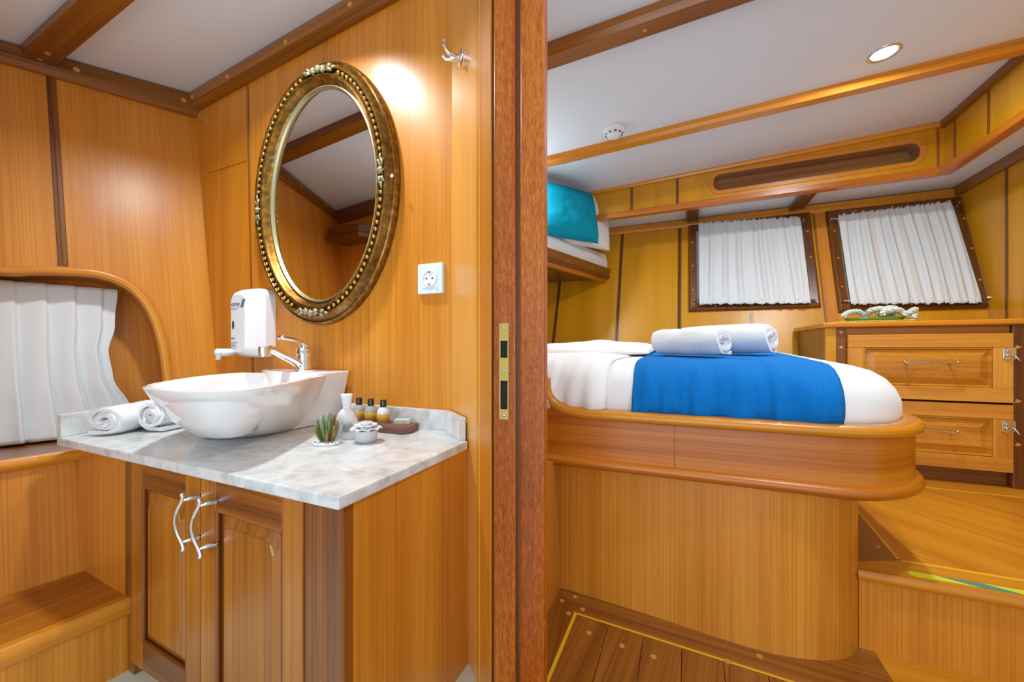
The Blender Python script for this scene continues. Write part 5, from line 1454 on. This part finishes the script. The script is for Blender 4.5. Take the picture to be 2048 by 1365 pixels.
# field planks run along the depth direction
nplk = 12; w_ = .085
for k in range(nplk):
    xa2 = -.262 + k * w_; xb2 = xa2 + w_ - .0012
    ya = c0.y + (xa2 - c0.x) * ed.y / ed.x; yb2 = c0.y + (xb2 - c0.x) * ed.y / ed.x
    board(bm, [V((xa2, -.3, 0)), V((xb2, -.3, 0)), V((xb2, yb2, 0)), V((xa2, ya, 0))], -.02, (.1, 1, 0))
fl_ = struct(link('floor_cabin', bm, 'floor_wood', bevel=.0006), 'varnished plank floor in front of the bed', 'floor')
bm = BM(); board(bm, [V((-.345, -.3, 0)), V((-.268, -.3, 0)), V((-.268, 1.034, 0)), V((-.345, 1.13, 0))], -.02, (-.1, 1, 0))
link('border_board', bm, 'floor_wood', fl_)
bm = BM(); board(bm, [V((-.345, 1.15, 0)), V((-.345, 1.13, 0)), V((-.268, 1.034, 0)), V((.40, 1.034 + .668 * ed.y, 0)), V((.40, 1.2, 0)), V((.1, 1.15, 0))], -.02, (1, -.07, 0))
link('border_board', bm, 'floor_wood', fl_)
bm = BM(); board(bm, [V((-.269, -.3, .0004)), V((-.261, -.3, .0004)), V((-.261, 1.027, .0004)), V((-.269, 1.035, .0004))], -.01)
board(bm, [V((-.268, 1.034, .0004)), V((-.262, 1.028, .0004)), V((.9, 1.028 + 1.162 * ed.y, .0004)), V((.9, 1.034 + 1.162 * ed.y, .0004))], -.01)
link('inlay_line', bm, 'inlay', fl_)
bm = BM(); board(bm, [V((.4005, 1.034 + .668 * ed.y, 0)), V((1.4, .92, 0)), V((1.4, 1.2, 0)), V((.4005, 1.2, 0))], -.02, (1, 0, 0)); link('border_board', bm, 'floor_gold', fl_)
for px, py in ((1124, 1203), (1150, 1195), (1137, 1228), (1165, 1220), (1178, 1267), (1244, 1293), (1307, 1315), (1455, 1324), (1519, 1314)):
    plug(fl_, PZ(px, py, -.70) + V((0, 0, .0004)), (0, 0, 1), .0065)
bm = BM(); box(bm, (-.345, -.3, -.05), (1.4, 1.2, -.012), (1, 0, 0)); link('subfloor', bm, 'gap', fl_)
# step and upper floor
YS = 1.175
step = empty('floor_step', (.9, YS, 0)); tag(step, 'raised floor step with varnished nosing beside the bed', 'step')
bm = BM(); box(bm, (.372, YS, 0), (1.38, YS + .02, UF - .02), (0, 0, 1)); link('riser', bm, 'veneer', step)
bm = BM(); sweep(bm, [V((.366, YS - .004, UF - .012)), V((1.4, YS - .004, UF - .012))], [(-.03, -.012), (.006, -.012), (.013, -.007), (.014, .003), (.008, .012), (-.03, .012)])
o = link('nosing', bm, 'teak_gold', step); smooth_by_angle(o, 50)
bm = BM()
iz = UF
i0 = inl(1796, 1123, iz); i1 = inl(1720, 1032, iz)
i0 = PZ(1795, 1122, UF - EZ); i1 = PZ(1722, 1034, UF - EZ)
yi = i0.y
# front border, main field and side border of the upper floor
KC = V((.366, YS + .026, UF)); I0 = V((i0.x, yi, UF))
bm = BM(); board(bm, [KC, V((1.4, YS + .026, UF)), V((1.4, yi, UF)), I0], -.02, (1, .0, 0)); fu = struct(link('floor_upper', bm, 'floor_gold'), 'raised golden teak floor between bed and chest', 'floor')
dI = (i1 - i0).normalized(); i2 = i0 + dI * 1.0
bm = BM(); board(bm, [KC, I0, I0 + dI * .55, KC + dI * .55], -.02, dI); link('border_board', bm, 'floor_wood', fu)
bm = BM(); box(bm, (.30, YS + .02, UF - .04), (1.4, YD + .2, UF - .012), (1, 0, 0)); link('subfloor', bm, 'floor_wood', fu)
yb3 = PZ(1900, 980, UF - EZ).y
dP = V((-.62, .78, 0)).normalized()
bm = BM(); kk = 0
nP = V((dP.y, -dP.x, 0)); s_min, s_max = -1.2, 1.6
base_pt = i0.copy()
def clip_poly(poly, n_, d_):
    out = []
    for a, b_ in zip(poly, poly[1:] + poly[:1]):
        da, db = n_.dot(a) - d_, n_.dot(b_) - d_
        if da >= 0: out.append(a)
        if (da >= 0) != (db >= 0): out.append(a.lerp(b_, da / (da - db)))
    return out
field = [i0.copy(), V((1.4, yi, UF)), V((1.4, yb3, UF)), V((min(i2.x, -.2), yb3, UF)), i2.copy()]
field = [i0.copy(), V((1.4, yi, UF)), V((1.4, yb3, UF)), i0 + dI * ((yb3 - i0.y) / dI.y)]
for k in range(-16, 24):
    d0_ = nP.dot(base_pt) + k * .075
    poly = clip_poly(field, nP, d0_); poly = clip_poly(poly, -nP, -(d0_ + .0742)) if poly else []
    if len(poly) >= 3: board(bm, poly, -.02, dP)
link('field_board', bm, 'floor_gold', fu)
bm = BM(); board(bm, [V((.2, yb3, UF)), V((1.4, yb3, UF)), V((1.4, YD + .03, UF)), V((.2, YD + .03, UF))], -.02, (1, 0, 0)); link('border_board', bm, 'floor_gold', fu)
bm = BM(); hi_ = V((0, 0, .0006)); il = .0080
nI = V((dI.y, -dI.x, 0))
board(bm, [i0 + hi_, i0 + nI * il + hi_, i0 + dI * .75 + nI * il + hi_, i0 + dI * .75 + hi_], -.005)
board(bm, [V((i0.x, yi, UF)) + hi_, V((1.4, yi, UF)) + hi_, V((1.4, yi + il, UF)) + hi_, V((i0.x, yi + il, UF)) + hi_], -.005)
pc = PZ(2030, 989, UF - EZ)
board(bm, [V((.2, yb3, UF)) + hi_, V((pc.x, yb3, UF)) + hi_, V((pc.x, yb3 - il, UF)) + hi_, V((.2, yb3 - il, UF)) + hi_], -.005)
board(bm, [V((pc.x, yb3, UF)) + hi_, V((pc.x + .15, yb3 - .2, UF)) + hi_, V((pc.x + .145, yb3 - .2 - il, UF)) + hi_, V((pc.x - .003, yb3 - il, UF)) + hi_], -.005)
link('inlay_line', bm, 'inlay', fu)
for px, py in ((1752, 1036), (1811, 1042), (1755, 1094), (1878, 1051), (1973, 1131)): plug(fu, PZ(px, py, UF - EZ) + V((0, 0, .0003)), (0, 0, 1), .006)
# hazard tape
tp = PZ(1816, 1147, UF - EZ); ty0, ty1 = YS + .022, YS + .045
ty0 = tp.y - .011; ty1 = tp.y + .011; tx0 = tp.x
tape = empty('hazard_tape', V((tx0 + .2, tp.y, UF))); tag(tape, 'yellow and green anti-slip tape stuck on the step nosing', 'tape')
bm = BM(); hz = V((0, 0, UF + .0008)); out = []
for k in range(9):
    a = pi / 2 + pi * k / 8; out.append(V((tx0 + .011 + .011 * cos(a), tp.y + .011 * sin(a), hz.z)))
board(bm, out + [V((tx0 + .11, ty0, hz.z)), V((tx0 + .05, ty1, hz.z))], -.0006); 
seg_ = .075; xk = tx0 + .05; sk = .06; tee = BM()
for k in range(8):
    q_ = [V((xk, ty1, hz.z)), V((xk + sk, ty0, hz.z)), V((xk + sk + seg_, ty0, hz.z)), V((xk + seg_, ty1, hz.z))]
    board(tee if k % 2 == 0 else bm, q_, -.0006); xk += seg_
link('yellow_stripe', bm, 'tape_y', tape); link('teal_stripe', tee, 'tape_t', tape)

# ------------------------------------------------------------------ lights
def area(name, loc, size, power, target=None, col=(1, .96, .90), shape='DISK', size_y=None, spread=None):
    l = bpy.data.lights.new(name, 'AREA'); l.shape = shape; l.size = size
    if size_y: l.shape = 'RECTANGLE'; l.size_y = size_y
    l.energy = power; l.color = col
    if spread: l.spread = math.radians(spread)
    o = bpy.data.objects.new(name, l); C.objects.link(o); o.location = loc
    d = (V(target) - V(loc)) if target else V((0, 0, -1))
    o.rotation_euler = d.to_track_quat('-Z', 'Y').to_euler(); return o
area('bathroom_downlight', (-.97, .635, bceil(-.97, .635) - .008), .085, 7.5, None, (.90, .96, 1.0), spread=135)
area('cabin_downlight', (.60, 1.70, cceil(.6) - .012), .07, 11, None, (.90, .96, 1.0))
area('cabin_downlight', (-.75, 1.75, cceil(-.75) - .012), .07, 9, None, (.90, .96, 1.0))
area('cabin_downlight', (.45, .75, cceil(.45) - .012), .10, 8, None, (.90, .96, 1.0))
area('rear_fill_light', (.0, -1.1, EZ + .05), 1.5, 20, (-.35, 1.2, EZ + .35), (.84, .92, 1.0), size_y=1.2)  # unseen fill panel added behind the camera to brighten walls and ceilings
w = bpy.data.worlds.new('world'); bpy.context.scene.world = w; w.use_nodes = True
w.node_tree.nodes['Background'].inputs[0].default_value = (.82, .91, 1.0, 1); w.node_tree.nodes['Background'].inputs[1].default_value = .68

# ------------------------------------------------------------------ camera
cam = bpy.data.cameras.new('camera'); co = bpy.data.objects.new('camera', cam); C.objects.link(co)
co.location = EYE; co.rotation_euler = (pi / 2, 0, YAW)
cam.sensor_fit = 'HORIZONTAL'; cam.sensor_width = 36; cam.lens = F / 2048 * 36
cam.shift_y = (697 - 682.5) / 2048
cam.clip_start = .02; cam.clip_end = 50
sc_ = bpy.context.scene; sc_.camera = co
for o in bpy.data.objects:
    for k_ in ('_w', '_r'):
        if k_ in o: del o[k_]
sc_.view_settings.view_transform = 'Standard'; sc_.view_settings.look = 'None'
sc_.view_settings.exposure = 0.0; sc_.view_settings.gamma = 1
sc_.cycles.max_bounces = 8; sc_.cycles.use_denoising = True
